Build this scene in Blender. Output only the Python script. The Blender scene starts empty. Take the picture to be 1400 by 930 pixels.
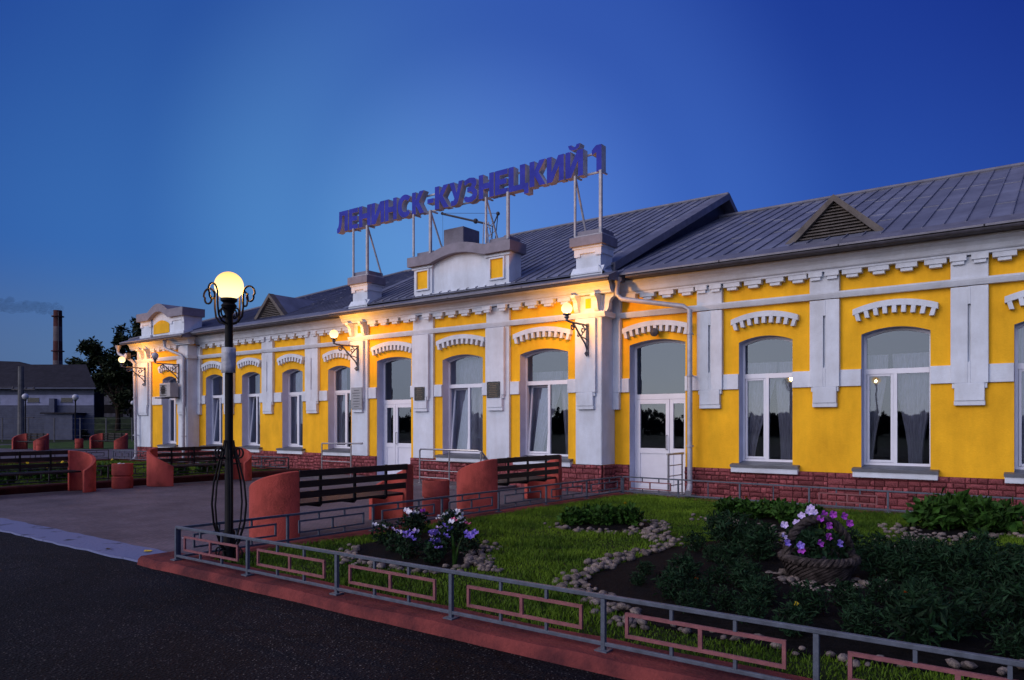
import bpy, bmesh, math, random
import numpy as np
from mathutils import Vector, Matrix
R = math.radians
rnd = random.Random(7)
SC = bpy.context.scene
COL = SC.collection

# ------------------------------------------------------------------ camera
YAW = R(36.73)
cam_d = bpy.data.cameras.new("camera")
cam = bpy.data.objects.new("camera", cam_d)
COL.objects.link(cam)
cam.location = (0, 0, 1.6)
cam.rotation_euler = (R(90), 0, YAW)
cam_d.sensor_width = 36
cam_d.lens = 36 * 1000 / 1400
cam_d.shift_y = 113 / 1400
cam_d.clip_start = 0.05
cam_d.clip_end = 4000
SC.camera = cam

# ------------------------------------------------------------------ sky, sun, exposure
SUN_EL, SUN_AZ = R(5), R(204)            # afterglow behind the camera, to its left (azimuth clockwise from +Y)
world = bpy.data.worlds.new("World")
SC.world = world
world.use_nodes = True
wn, wl = world.node_tree.nodes, world.node_tree.links
wn.clear()


def wnode(t, **kw):
    n = wn.new(t)
    for k, v in kw.items():
        setattr(n, k, v)
    return n


def wmath(op, a, b=None, c=None):
    n = wnode('ShaderNodeMath', operation=op)
    for i, x in enumerate((a, b, c)):
        if x is None:
            continue
        if isinstance(x, (int, float)):
            n.inputs[i].default_value = x
        else:
            wl.new(x, n.inputs[i])
    return n.outputs[0]


tc = wnode('ShaderNodeTexCoord')
nrm = wnode('ShaderNodeVectorMath', operation='NORMALIZE')
wl.new(tc.outputs['Generated'], nrm.inputs[0])


def wdot(v):
    n = wnode('ShaderNodeVectorMath', operation='DOT_PRODUCT')
    wl.new(nrm.outputs[0], n.inputs[0])
    n.inputs[1].default_value = v
    return n.outputs['Value']


def wramp(fac, stops):
    n = wnode('ShaderNodeValToRGB')
    wl.new(fac, n.inputs[0])
    cr = n.color_ramp
    cr.interpolation = 'EASE'
    while len(cr.elements) < len(stops):
        cr.elements.new(0.5)
    for e, (p, c) in zip(cr.elements, stops):
        e.position = p
        e.color = (*c, 1)
    return n.outputs[0]


def wadd(a, b, blend='ADD', fac=1.0):
    n = wnode('ShaderNodeMix', data_type='RGBA', blend_type=blend)
    n.inputs['Factor'].default_value = fac
    wl.new(a, n.inputs['A'])
    if isinstance(b, tuple):
        n.inputs['B'].default_value = (*b, 1)
    else:
        wl.new(b, n.inputs['B'])
    return n.outputs['Result']


sky = wnode('ShaderNodeTexSky')
sky.sky_type = 'NISHITA'
sky.sun_disc = False
sky.sun_elevation = SUN_EL
sky.sun_rotation = SUN_AZ
sky.altitude = 200
sky.air_density = 1.0
sky.dust_density = 0.6
sky.ozone_density = 3.0
bg_sky = wnode('ShaderNodeBackground')
wl.new(wadd(sky.outputs[0], (0.40, 0.62, 1.0), 'MULTIPLY'), bg_sky.inputs['Color'])
bg_sky.inputs['Strength'].default_value = 0.03
# twilight: deep blue overhead, a broad paler veil low over the station, the afterglow behind the camera
up = wdot((0, 0, 1))
deep = wramp(wmath('MULTIPLY_ADD', up, 0.5, 0.5), [(0.0, (0.008, 0.012, 0.03)), (0.49, (0.052, 0.064, 0.15)), (0.54, (0.058, 0.092, 0.23)), (0.61, (0.018, 0.070, 0.30)),
                                                 (0.74, (0.006, 0.028, 0.24)), (1.0, (0.004, 0.015, 0.14))])
ve, va = R(14), YAW + R(1)
veil_dir = (-math.sin(va) * math.cos(ve), math.cos(va) * math.cos(ve), math.sin(ve))
veil = wramp(wdot(veil_dir), [(0.74, (0, 0, 0)), (0.90, (0.014, 0.050, 0.08)), (0.965, (0.050, 0.140, 0.20)), (1.0, (0.105, 0.25, 0.33))])
ga = R(200)
glow_dir = (math.sin(ga) * math.cos(R(22)), math.cos(ga) * math.cos(R(22)), math.sin(R(22)))
glow = wramp(wmath('MULTIPLY_ADD', wdot(glow_dir), 0.5, 0.5), [(0.63, (0, 0, 0)), (0.82, (0.50, 0.54, 0.70)), (1.0, (1.56, 1.45, 1.40))])
rd = YAW - R(62)
dark_dir = (-math.sin(rd) * math.cos(R(38)), math.cos(rd) * math.cos(R(38)), math.sin(R(38)))
dim = wramp(wmath('MULTIPLY_ADD', wdot(dark_dir), 0.5, 0.5), [(0.62, (1, 1, 1)), (0.85, (0.52, 0.48, 0.86)), (1.0, (0.24, 0.18, 0.66))])
dimx = wnode('ShaderNodeMix', data_type='RGBA', blend_type='MULTIPLY')
dimx.inputs['Factor'].default_value = 1.0
wl.new(wadd(deep, veil), dimx.inputs['A'])
wl.new(dim, dimx.inputs['B'])
bg_tw = wnode('ShaderNodeBackground')
wl.new(wadd(dimx.outputs['Result'], glow), bg_tw.inputs['Color'])
bg_tw.inputs['Strength'].default_value = 1.0
addsh = wnode('ShaderNodeAddShader')
wl.new(bg_sky.outputs[0], addsh.inputs[0])
wl.new(bg_tw.outputs[0], addsh.inputs[1])
wout = wnode('ShaderNodeOutputWorld')
wl.new(addsh.outputs[0], wout.inputs['Surface'])

sun_d = bpy.data.lights.new("sun", 'SUN')
sun_d.energy = 0.65
sun_d.angle = R(24)
sun_d.color = (1.0, 0.86, 0.80)
sun = bpy.data.objects.new("sun", sun_d)
COL.objects.link(sun)
sun_vec = Vector((math.sin(SUN_AZ) * math.cos(R(24)), math.cos(SUN_AZ) * math.cos(R(24)), math.sin(R(24))))
sun.rotation_euler = sun_vec.to_track_quat('Z', 'Y').to_euler()

SC.view_settings.view_transform = 'Standard'
SC.view_settings.look = 'None'
SC.view_settings.exposure = 0.0
SC.view_settings.gamma = 1.0
SC.view_settings.use_curve_mapping = False
SC.render.engine = 'CYCLES'
SC.cycles.use_denoising = True
SC.cycles.max_bounces = 6
SC.cycles.transparent_max_bounces = 12
SC.cycles.sample_clamp_indirect = 4


# ------------------------------------------------------------------ materials
def mat(name, color, rough=0.7, var=0.12, scale=6.0, bump=0.15, bscale=40.0, metal=0.0, spec=None, detail=4, stretch=None, color2=None, cfac=(0.35, 0.7), streak=0.0, orand=0.0):
    if spec is None:
        spec = 0.5 if rough < 0.5 else (0.3 if rough < 0.6 else 0.12)
    m = bpy.data.materials.new(name)
    m.use_nodes = True
    nt = m.node_tree
    N, L = nt.nodes, nt.links
    b = N['Principled BSDF']
    b.inputs['Roughness'].default_value = rough
    b.inputs['Metallic'].default_value = metal
    b.inputs['Specular IOR Level'].default_value = spec
    t = N.new('ShaderNodeTexCoord')
    src = t.outputs['Object']
    if stretch:
        mp = N.new('ShaderNodeMapping')
        mp.inputs['Scale'].default_value = stretch
        L.new(src, mp.inputs[0])
        src = mp.outputs[0]
    n1 = N.new('ShaderNodeTexNoise')
    n1.inputs['Scale'].default_value = scale
    n1.inputs['Detail'].default_value = detail
    n1.inputs['Roughness'].default_value = 0.65
    L.new(src, n1.inputs['Vector'])
    cr = N.new('ShaderNodeValToRGB')
    c2 = color2 if color2 else tuple(c * (1 - 2.2 * var) for c in color)
    cr.color_ramp.elements[0].position, cr.color_ramp.elements[1].position = cfac
    cr.color_ramp.elements[0].color = (*c2, 1)
    cr.color_ramp.elements[1].color = (*[min(1, c * (1 + var)) for c in color], 1)
    L.new(n1.outputs['Fac'], cr.inputs[0])
    out = cr.outputs[0]
    if streak:                                    # rain streaks and worn patches
        mp2 = N.new('ShaderNodeMapping')
        mp2.inputs['Scale'].default_value = (2.6, 2.6, 0.7)
        L.new(t.outputs['Object'], mp2.inputs[0])
        n3 = N.new('ShaderNodeTexNoise')
        n3.inputs['Scale'].default_value = 1.0
        n3.inputs['Detail'].default_value = 9
        n3.inputs['Roughness'].default_value = 0.7
        L.new(mp2.outputs[0], n3.inputs['Vector'])
        c3 = N.new('ShaderNodeValToRGB')
        c3.color_ramp.elements[0].position, c3.color_ramp.elements[1].position = 0.34, 0.60
        k = 1 - streak
        c3.color_ramp.elements[0].color, c3.color_ramp.elements[1].color = (k, k * .98, k * .96, 1), (1, 1, 1, 1)
        L.new(n3.outputs['Fac'], c3.inputs[0])
        m3 = N.new('ShaderNodeMix')
        m3.data_type, m3.blend_type = 'RGBA', 'MULTIPLY'
        m3.inputs['Factor'].default_value = 1
        L.new(out, m3.inputs['A'])
        L.new(c3.outputs[0], m3.inputs['B'])
        out = m3.outputs['Result']
    if orand:
        oi = N.new('ShaderNodeObjectInfo')
        mr = N.new('ShaderNodeMapRange')
        mr.inputs['To Min'].default_value, mr.inputs['To Max'].default_value = 1 - orand, 1 + orand
        L.new(oi.outputs['Random'], mr.inputs['Value'])
        m4 = N.new('ShaderNodeVectorMath')
        m4.operation = 'SCALE'
        L.new(out, m4.inputs[0])
        L.new(mr.outputs[0], m4.inputs['Scale'])
        out = m4.outputs[0]
    L.new(out, b.inputs['Base Color'])
    if bump:
        n2 = N.new('ShaderNodeTexNoise')
        n2.inputs['Scale'].default_value = bscale
        n2.inputs['Detail'].default_value = 5
        L.new(src, n2.inputs['Vector'])
        bp = N.new('ShaderNodeBump')
        bp.inputs['Strength'].default_value = bump
        bp.inputs['Distance'].default_value = 0.02
        L.new(n2.outputs['Fac'], bp.inputs['Height'])
        L.new(bp.outputs[0], b.inputs['Normal'])
    return m


def emit(name, color, strength):
    m = bpy.data.materials.new(name)
    m.use_nodes = True
    b = m.node_tree.nodes['Principled BSDF']
    b.inputs['Base Color'].default_value = (*color, 1)
    b.inputs['Emission Color'].default_value = (*color, 1)
    b.inputs['Emission Strength'].default_value = strength
    return m


M = {}
M['yellow'] = mat('yellow_paint', (0.94, 0.495, 0.022), 0.75, 0.08, 1.0, 0.3, 30, detail=8, streak=0.16)
M['white'] = mat('white_plaster', (0.65, 0.71, 0.82), 0.75, 0.06, 1.7, 0.25, 35, detail=8, streak=0.13)
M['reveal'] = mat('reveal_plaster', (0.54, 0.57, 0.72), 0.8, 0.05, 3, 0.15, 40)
M['stone_red'] = mat('red_stone', (0.27, 0.075, 0.086), 0.7, 0.3, 9, 0.6, 26, orand=0.28)
M['joint'] = mat('red_joint', (0.12, 0.030, 0.036), 0.9, 0.2, 8)
M['roof'] = mat('roof_sheet', (0.180, 0.192, 0.265), 0.5, 0.14, 1.2, 0.10, 3.5, metal=0.1, detail=8, streak=0.15, orand=0.10, spec=0.35)
M['flash'] = mat('roof_flashing', (0.165, 0.165, 0.21), 0.5, 0.12, 3, 0.08, 8, metal=0.2)
M['gutter'] = mat('gutter_metal', (0.05, 0.048, 0.065), 0.55, 0.2, 5, 0.1)
M['zinc'] = mat('downpipe_zinc', (0.40, 0.41, 0.48), 0.45, 0.1, 6, 0.08, 20, metal=0.2)
M['pvc'] = mat('white_pvc', (0.70, 0.72, 0.82), 0.35, 0.03, 3, 0.0)
M['sill'] = mat('sill_metal', (0.10, 0.11, 0.14), 0.45, 0.1, 5, 0.05, metal=0.2)
M['curtain'] = mat('net_curtain', (0.80, 0.78, 0.86), 0.9, 0.15, 8, 0.1, stretch=(8, 8, 0.6))
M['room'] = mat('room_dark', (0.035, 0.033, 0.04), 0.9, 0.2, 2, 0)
M['iron'] = mat('black_iron', (0.008, 0.008, 0.011), 0.62, 0.2, 10, 0.15, 60, spec=0.15)
M['greyiron'] = mat('grey_iron', (0.12, 0.125, 0.16), 0.5, 0.15, 12, 0.1, 60)
M['steel'] = mat('stainless_steel', (0.35, 0.35, 0.38), 0.3, 0.08, 8, 0.03, 50, metal=0.7)
M['rail'] = mat('fence_grey_paint', (0.085, 0.102, 0.142), 0.5, 0.14, 14, 0.12, 70)
M['pink'] = mat('fence_pink_paint', (0.23, 0.085, 0.098), 0.55, 0.14, 12, 0.12, 70)
M['darkrail'] = mat('fence_dark_paint', (0.035, 0.035, 0.05), 0.5, 0.15, 12, 0.1)
M['redconc'] = mat('red_concrete', (0.38, 0.072, 0.060), 0.8, 0.13, 2.4, 0.45, 45, detail=10, streak=0.25, color2=(0.24, 0.050, 0.042), cfac=(0.36, 0.56))
M['kerb'] = mat('red_kerb', (0.17, 0.038, 0.036), 0.85, 0.16, 2.2, 0.6, 40, detail=10, color2=(0.075, 0.020, 0.024), cfac=(0.38, 0.60))
M['kerbdark'] = mat('dark_kerb', (0.06, 0.018, 0.02), 0.9, 0.2, 4, 0.3)
M['slat'] = mat('dark_bench_wood', (0.016, 0.011, 0.013), 0.55, 0.3, 4, 0.3, 20, stretch=(12, 1, 12))
M['sign'] = mat('sign_blue', (0.034, 0.046, 0.38), 0.7, 0.1, 3, 0.03)
M['signside'] = mat('sign_side', (0.50, 0.50, 0.56), 0.6, 0.12, 3, 0.05)
M['post'] = mat('sign_post', (0.42, 0.42, 0.47), 0.5, 0.12, 8, 0.05)
M['cap'] = mat('parapet_cap', (0.19, 0.18, 0.235), 0.55, 0.1, 4, 0.1, metal=0.1)
M['bark'] = mat('bark', (0.05, 0.035, 0.028), 0.9, 0.3, 6, 0.6, 15, stretch=(4, 4, 1))
M['leafdark'] = mat('leaf_dark', (0.022, 0.035, 0.014), 0.6, 0.35, 2.0, 0)
M['leafbush'] = mat('leaf_bush', (0.013, 0.040, 0.017), 0.65, 0.4, 7, 0)
M['leafgreen'] = mat('leaf_green', (0.030, 0.085, 0.012), 0.65, 0.35, 7, 0)
M['grass'] = mat('grass_blade', (0.105, 0.180, 0.012), 0.65, 0.3, 1.1, 0, detail=6, color2=(0.026, 0.065, 0.006))
M['lawn'] = mat('lawn_soil', (0.020, 0.034, 0.008), 0.9, 0.3, 5, 0.6, 60)
M['soil'] = mat('black_soil', (0.0050, 0.0042, 0.0048), 0.95, 0.4, 14, 1.0, 45)
M['stone'] = mat('river_stone', (0.215, 0.172, 0.152), 0.8, 0.3, 7, 0.4, 40, color2=(0.075, 0.068, 0.072), orand=0.35)
M['wicker'] = mat('wicker', (0.062, 0.050, 0.050), 0.8, 0.35, 14, 0.6, 60)
M['f_white'] = mat('petal_white', (0.72, 0.72, 0.80), 0.6, 0.08, 20, 0)
M['f_lilac'] = mat('petal_lilac', (0.30, 0.21, 0.72), 0.6, 0.2, 30, 0)
M['f_pale'] = mat('petal_pale', (0.60, 0.50, 0.78), 0.6, 0.15, 30, 0)
M['f_purple'] = mat('petal_purple', (0.40, 0.07, 0.50), 0.6, 0.2, 30, 0)
M['f_pink'] = mat('petal_pink', (0.70, 0.16, 0.30), 0.6, 0.2, 30, 0)
M['f_orange'] = mat('petal_orange', (0.75, 0.16, 0.012), 0.6, 0.2, 30, 0)
M['f_yellow'] = mat('petal_yellow', (0.75, 0.55, 0.03), 0.6, 0.15, 30, 0)
M['granite'] = mat('black_granite', (0.010, 0.010, 0.014), 0.25, 0.3, 30, 0)
M['gold'] = mat('engraved_gold', (0.20, 0.15, 0.10), 0.5, 0.2, 20, 0)
M['plate'] = mat('grey_name_plate', (0.30, 0.31, 0.34), 0.35, 0.1, 6, 0)
M['ink'] = mat('dark_print', (0.03, 0.03, 0.05), 0.6, 0.2, 20, 0)
M['paper'] = mat('paper_notice', (0.52, 0.53, 0.58), 0.85, 0.12, 9, 0.3, 30)
M['acunit'] = mat('ac_casing', (0.36, 0.36, 0.38), 0.5, 0.08, 4, 0.05)
M['acgrille'] = mat('ac_grille', (0.10, 0.10, 0.11), 0.6, 0.2, 10, 0)


def globe_mat(name, low, high, h):
    """milky lamp glass lit by a bulb in its foot: glows, paler near the bulb, and lets the bulb's light through"""
    m = bpy.data.materials.new(name)
    m.use_nodes = True
    N, L = m.node_tree.nodes, m.node_tree.links
    N.remove(N['Principled BSDF'])
    t = N.new('ShaderNodeTexCoord')
    sp = N.new('ShaderNodeSeparateXYZ')
    L.new(t.outputs['Generated'], sp.inputs[0])
    cr = N.new('ShaderNodeValToRGB')
    cr.color_ramp.elements[0].position, cr.color_ramp.elements[1].position = 0.25, 1.0
    cr.color_ramp.elements[0].color, cr.color_ramp.elements[1].color = (*low, 1), (*high, 1)
    L.new(sp.outputs['Z'], cr.inputs[0])
    e = N.new('ShaderNodeEmission')
    L.new(cr.outputs[0], e.inputs['Color'])
    tr = N.new('ShaderNodeBsdfTransparent')
    tr.inputs['Color'].default_value = (1, .9, .7, 1)
    mx = N.new('ShaderNodeMixShader')
    mx.inputs[0].default_value = 0.55
    L.new(tr.outputs[0], mx.inputs[1])
    L.new(e.outputs[0], mx.inputs[2])
    e.inputs['Strength'].default_value = h
    L.new(mx.outputs[0], N['Material Output'].inputs['Surface'])
    return m


M['globe'] = globe_mat('lamp_globe_lit', (1.0, 0.84, 0.50), (1.0, 0.64, 0.24), 2.3)
M['streetglobe'] = globe_mat('street_globe_lit', (1.0, 0.82, 0.44), (1.0, 0.50, 0.13), 2.2)


def bulb(parent, loc, watts, color):
    l = bpy.data.lights.new('bulb', 'POINT')
    l.energy = watts
    l.color = color
    l.shadow_soft_size = 0.06
    o = bpy.data.objects.new('bulb', l)
    COL.objects.link(o)
    o.location = loc
    o.parent = parent


M['globeoff'] = mat('lamp_globe_off', (0.45, 0.46, 0.52), 0.25, 0.04, 3, 0)
M['shedwall'] = mat('shed_siding', (0.090, 0.100, 0.150), 0.7, 0.1, 2, 0.1)
M['shedband'] = mat('shed_band', (0.24, 0.26, 0.40), 0.7, 0.08, 2, 0.1)
M['shedroof'] = mat('shed_roof', (0.020, 0.018, 0.026), 0.7, 0.2, 2, 0.1)
M['darkwall'] = mat('dark_house_wall', (0.022, 0.020, 0.024), 0.9, 0.25, 1, 0.3)
M['darkwin'] = mat('house_window', (0.16, 0.16, 0.19), 0.3, 0.2, 2, 0)
M['blackglass'] = mat('black_glass', (0.008, 0.008, 0.012), 0.15, 0.1, 2, 0)
M['chimred'] = mat('chimney_red', (0.085, 0.032, 0.036), 0.8, 0.15, 0.3, 0)
M['chimwhite'] = mat('chimney_white', (0.13, 0.105, 0.12), 0.8, 0.15, 0.3, 0)
M['concpole'] = mat('concrete_pole', (0.13, 0.13, 0.14), 0.8, 0.15, 3, 0.2)
M['drygrass'] = mat('rough_grass', (0.030, 0.045, 0.014), 0.9, 0.4, 0.8, 0.6, 6, detail=8)
M['farlawn'] = mat('far_lawn', (0.045, 0.085, 0.012), 0.9, 0.3, 1.5, 0.5, 30, detail=8)
M['palestrip'] = mat('pale_kerb_paint', (0.115, 0.135, 0.25), 0.75, 0.14, 3.0, 0.5, 18, detail=10, color2=(0.03, 0.033, 0.055), cfac=(0.33, 0.43))
M['slab'] = mat('porch_slab', (0.13, 0.12, 0.14), 0.7, 0.15, 3, 0.3, 30)
M['louvre'] = mat('dormer_louvre', (0.13, 0.115, 0.11), 0.7, 0.15, 5, 0.1)


def asphalt_mat():
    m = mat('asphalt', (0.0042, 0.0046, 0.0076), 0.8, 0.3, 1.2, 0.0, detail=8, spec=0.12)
    N, L = m.node_tree.nodes, m.node_tree.links
    b = N['Principled BSDF']
    base = b.inputs['Base Color'].links[0].from_socket
    t = N.new('ShaderNodeTexCoord')
    v = N.new('ShaderNodeTexVoronoi')
    v.inputs['Scale'].default_value = 70
    L.new(t.outputs['Object'], v.inputs['Vector'])
    sepc = N.new('ShaderNodeSeparateColor')
    L.new(v.outputs['Color'], sepc.inputs[0])
    r1 = N.new('ShaderNodeValToRGB')              # a few pale chips among the dark ones
    r1.color_ramp.elements[0].position, r1.color_ramp.elements[1].position = 0.80, 1.0
    L.new(sepc.outputs[0], r1.inputs[0])
    r2 = N.new('ShaderNodeValToRGB')
    r2.color_ramp.elements[0].position, r2.color_ramp.elements[1].position = 0.25, 0.42
    r2.color_ramp.elements[0].color, r2.color_ramp.elements[1].color = (1, 1, 1, 1), (0, 0, 0, 1)
    L.new(v.outputs['Distance'], r2.inputs[0])
    mu = N.new('ShaderNodeMath')
    mu.operation = 'MULTIPLY'
    L.new(r1.outputs[0], mu.inputs[0])
    L.new(r2.outputs[0], mu.inputs[1])
    mx = N.new('ShaderNodeMix')
    mx.data_type = 'RGBA'
    L.new(mu.outputs[0], mx.inputs['Factor'])
    L.new(base, mx.inputs['A'])
    mx.inputs['B'].default_value = (0.15, 0.14, 0.135, 1)
    big = N.new('ShaderNodeTexNoise')
    big.inputs['Scale'].default_value = 0.55
    big.inputs['Detail'].default_value = 9
    big.inputs['Roughness'].default_value = 0.62
    L.new(t.outputs['Object'], big.inputs['Vector'])
    rb_ = N.new('ShaderNodeValToRGB')
    rb_.color_ramp.elements[0].position, rb_.color_ramp.elements[1].position = 0.34, 0.66
    rb_.color_ramp.elements[0].color, rb_.color_ramp.elements[1].color = (.55, .55, .57, 1), (1.5, 1.5, 1.5, 1)
    L.new(big.outputs['Fac'], rb_.inputs[0])
    wv = N.new('ShaderNodeVectorMath')
    wv.operation = 'MULTIPLY_ADD'
    L.new(big.outputs['Color'], wv.inputs[0])
    wv.inputs[1].default_value = (.9, .9, .9)
    L.new(t.outputs['Object'], wv.inputs[2])
    ck = N.new('ShaderNodeTexVoronoi')
    ck.feature = 'DISTANCE_TO_EDGE'
    ck.inputs['Scale'].default_value = 0.42
    L.new(wv.outputs[0], ck.inputs['Vector'])
    rc = N.new('ShaderNodeValToRGB')
    rc.color_ramp.elements[0].position, rc.color_ramp.elements[1].position = 0.003, 0.010
    rc.color_ramp.elements[0].color = (.3, .3, .3, 1)
    L.new(ck.outputs['Distance'], rc.inputs[0])
    ml = mx.outputs['Result']
    for src_ in (rb_.outputs[0], rc.outputs[0]):
        m5 = N.new('ShaderNodeMix')
        m5.data_type, m5.blend_type = 'RGBA', 'MULTIPLY'
        m5.inputs['Factor'].default_value = 1
        L.new(ml, m5.inputs['A'])
        L.new(src_, m5.inputs['B'])
        ml = m5.outputs['Result']
    L.new(ml, b.inputs['Base Color'])
    bp = N.new('ShaderNodeBump')
    bp.inputs['Strength'].default_value = 0.9
    bp.inputs['Distance'].default_value = 0.012
    v2 = N.new('ShaderNodeTexVoronoi')
    v2.inputs['Scale'].default_value = 48
    L.new(t.outputs['Object'], v2.inputs['Vector'])
    L.new(v2.outputs['Distance'], bp.inputs['Height'])
    L.new(bp.outputs[0], b.inputs['Normal'])
    return m


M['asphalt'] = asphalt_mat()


def plaza_mat():
    m = mat('plaza_paving', (0.132, 0.114, 0.140), 0.75, 0.16, 0.9, 0.0, detail=8)
    N, L = m.node_tree.nodes, m.node_tree.links
    b = N['Principled BSDF']
    base = b.inputs['Base Color'].links[0].from_socket
    t = N.new('ShaderNodeTexCoord')
    mp = N.new('ShaderNodeMapping')
    L.new(t.outputs['Object'], mp.inputs[0])
    br = N.new('ShaderNodeTexBrick')
    br.inputs['Scale'].default_value = 5.0
    br.inputs['Mortar Size'].default_value = 0.025
    br.inputs['Color1'].default_value = (1.12, 1.08, 1.1, 1)
    br.inputs['Color2'].default_value = (0.86, 0.88, 0.9, 1)
    br.inputs['Mortar'].default_value = (0.62, 0.62, 0.62, 1)
    L.new(mp.outputs[0], br.inputs['Vector'])
    mx = N.new('ShaderNodeMix')
    mx.data_type = 'RGBA'
    mx.blend_type = 'MULTIPLY'
    mx.inputs['Factor'].default_value = 1
    L.new(base, mx.inputs['A'])
    L.new(br.outputs['Color'], mx.inputs['B'])
    L.new(mx.outputs['Result'], b.inputs['Base Color'])
    bp = N.new('ShaderNodeBump')
    bp.inputs['Strength'].default_value = 0.5
    bp.inputs['Distance'].default_value = 0.01
    L.new(br.outputs['Fac'], bp.inputs['Height'])
    bp.invert = True
    L.new(bp.outputs[0], b.inputs['Normal'])
    return m


M['plaza'] = plaza_mat()


def glass_mat():
    m = bpy.data.materials.new('window_glass')
    m.use_nodes = True
    N, L = m.node_tree.nodes, m.node_tree.links
    N.remove(N['Principled BSDF'])
    tr = N.new('ShaderNodeBsdfTransparent')
    tr.inputs['Color'].default_value = (0.60, 0.64, 0.72, 1)
    gl = N.new('ShaderNodeBsdfGlossy')
    gl.inputs['Roughness'].default_value = 0.015
    gl.inputs['Color'].default_value = (0.72, 0.84, 1.0, 1)
    n = N.new('ShaderNodeTexNoise')
    n.inputs['Scale'].default_value = 1.6
    t = N.new('ShaderNodeTexCoord')
    L.new(t.outputs['Object'], n.inputs['Vector'])
    bp = N.new('ShaderNodeBump')
    bp.inputs['Strength'].default_value = 0.05
    bp.inputs['Distance'].default_value = 0.02
    L.new(n.outputs['Fac'], bp.inputs['Height'])
    L.new(bp.outputs[0], gl.inputs['Normal'])
    fr = N.new('ShaderNodeFresnel')
    fr.inputs['IOR'].default_value = 2.15        # two panes of a sealed unit reflect together
    mx = N.new('ShaderNodeMixShader')
    L.new(fr.outputs[0], mx.inputs[0])
    L.new(tr.outputs[0], mx.inputs[1])
    L.new(gl.outputs[0], mx.inputs[2])
    L.new(mx.outputs[0], N['Material Output'].inputs['Surface'])
    return m


M['glass'] = glass_mat()


def smoke_mat():
    m = bpy.data.materials.new('dark_smoke')
    m.use_nodes = True
    N, L = m.node_tree.nodes, m.node_tree.links
    N.remove(N['Principled BSDF'])
    v = N.new('ShaderNodeVolumePrincipled')
    v.inputs['Color'].default_value = (0.012, 0.010, 0.012, 1)
    v.inputs['Density'].default_value = 0.085
    L.new(v.outputs[0], N['Material Output'].inputs['Volume'])
    return m


M['smoke'] = smoke_mat()


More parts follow.
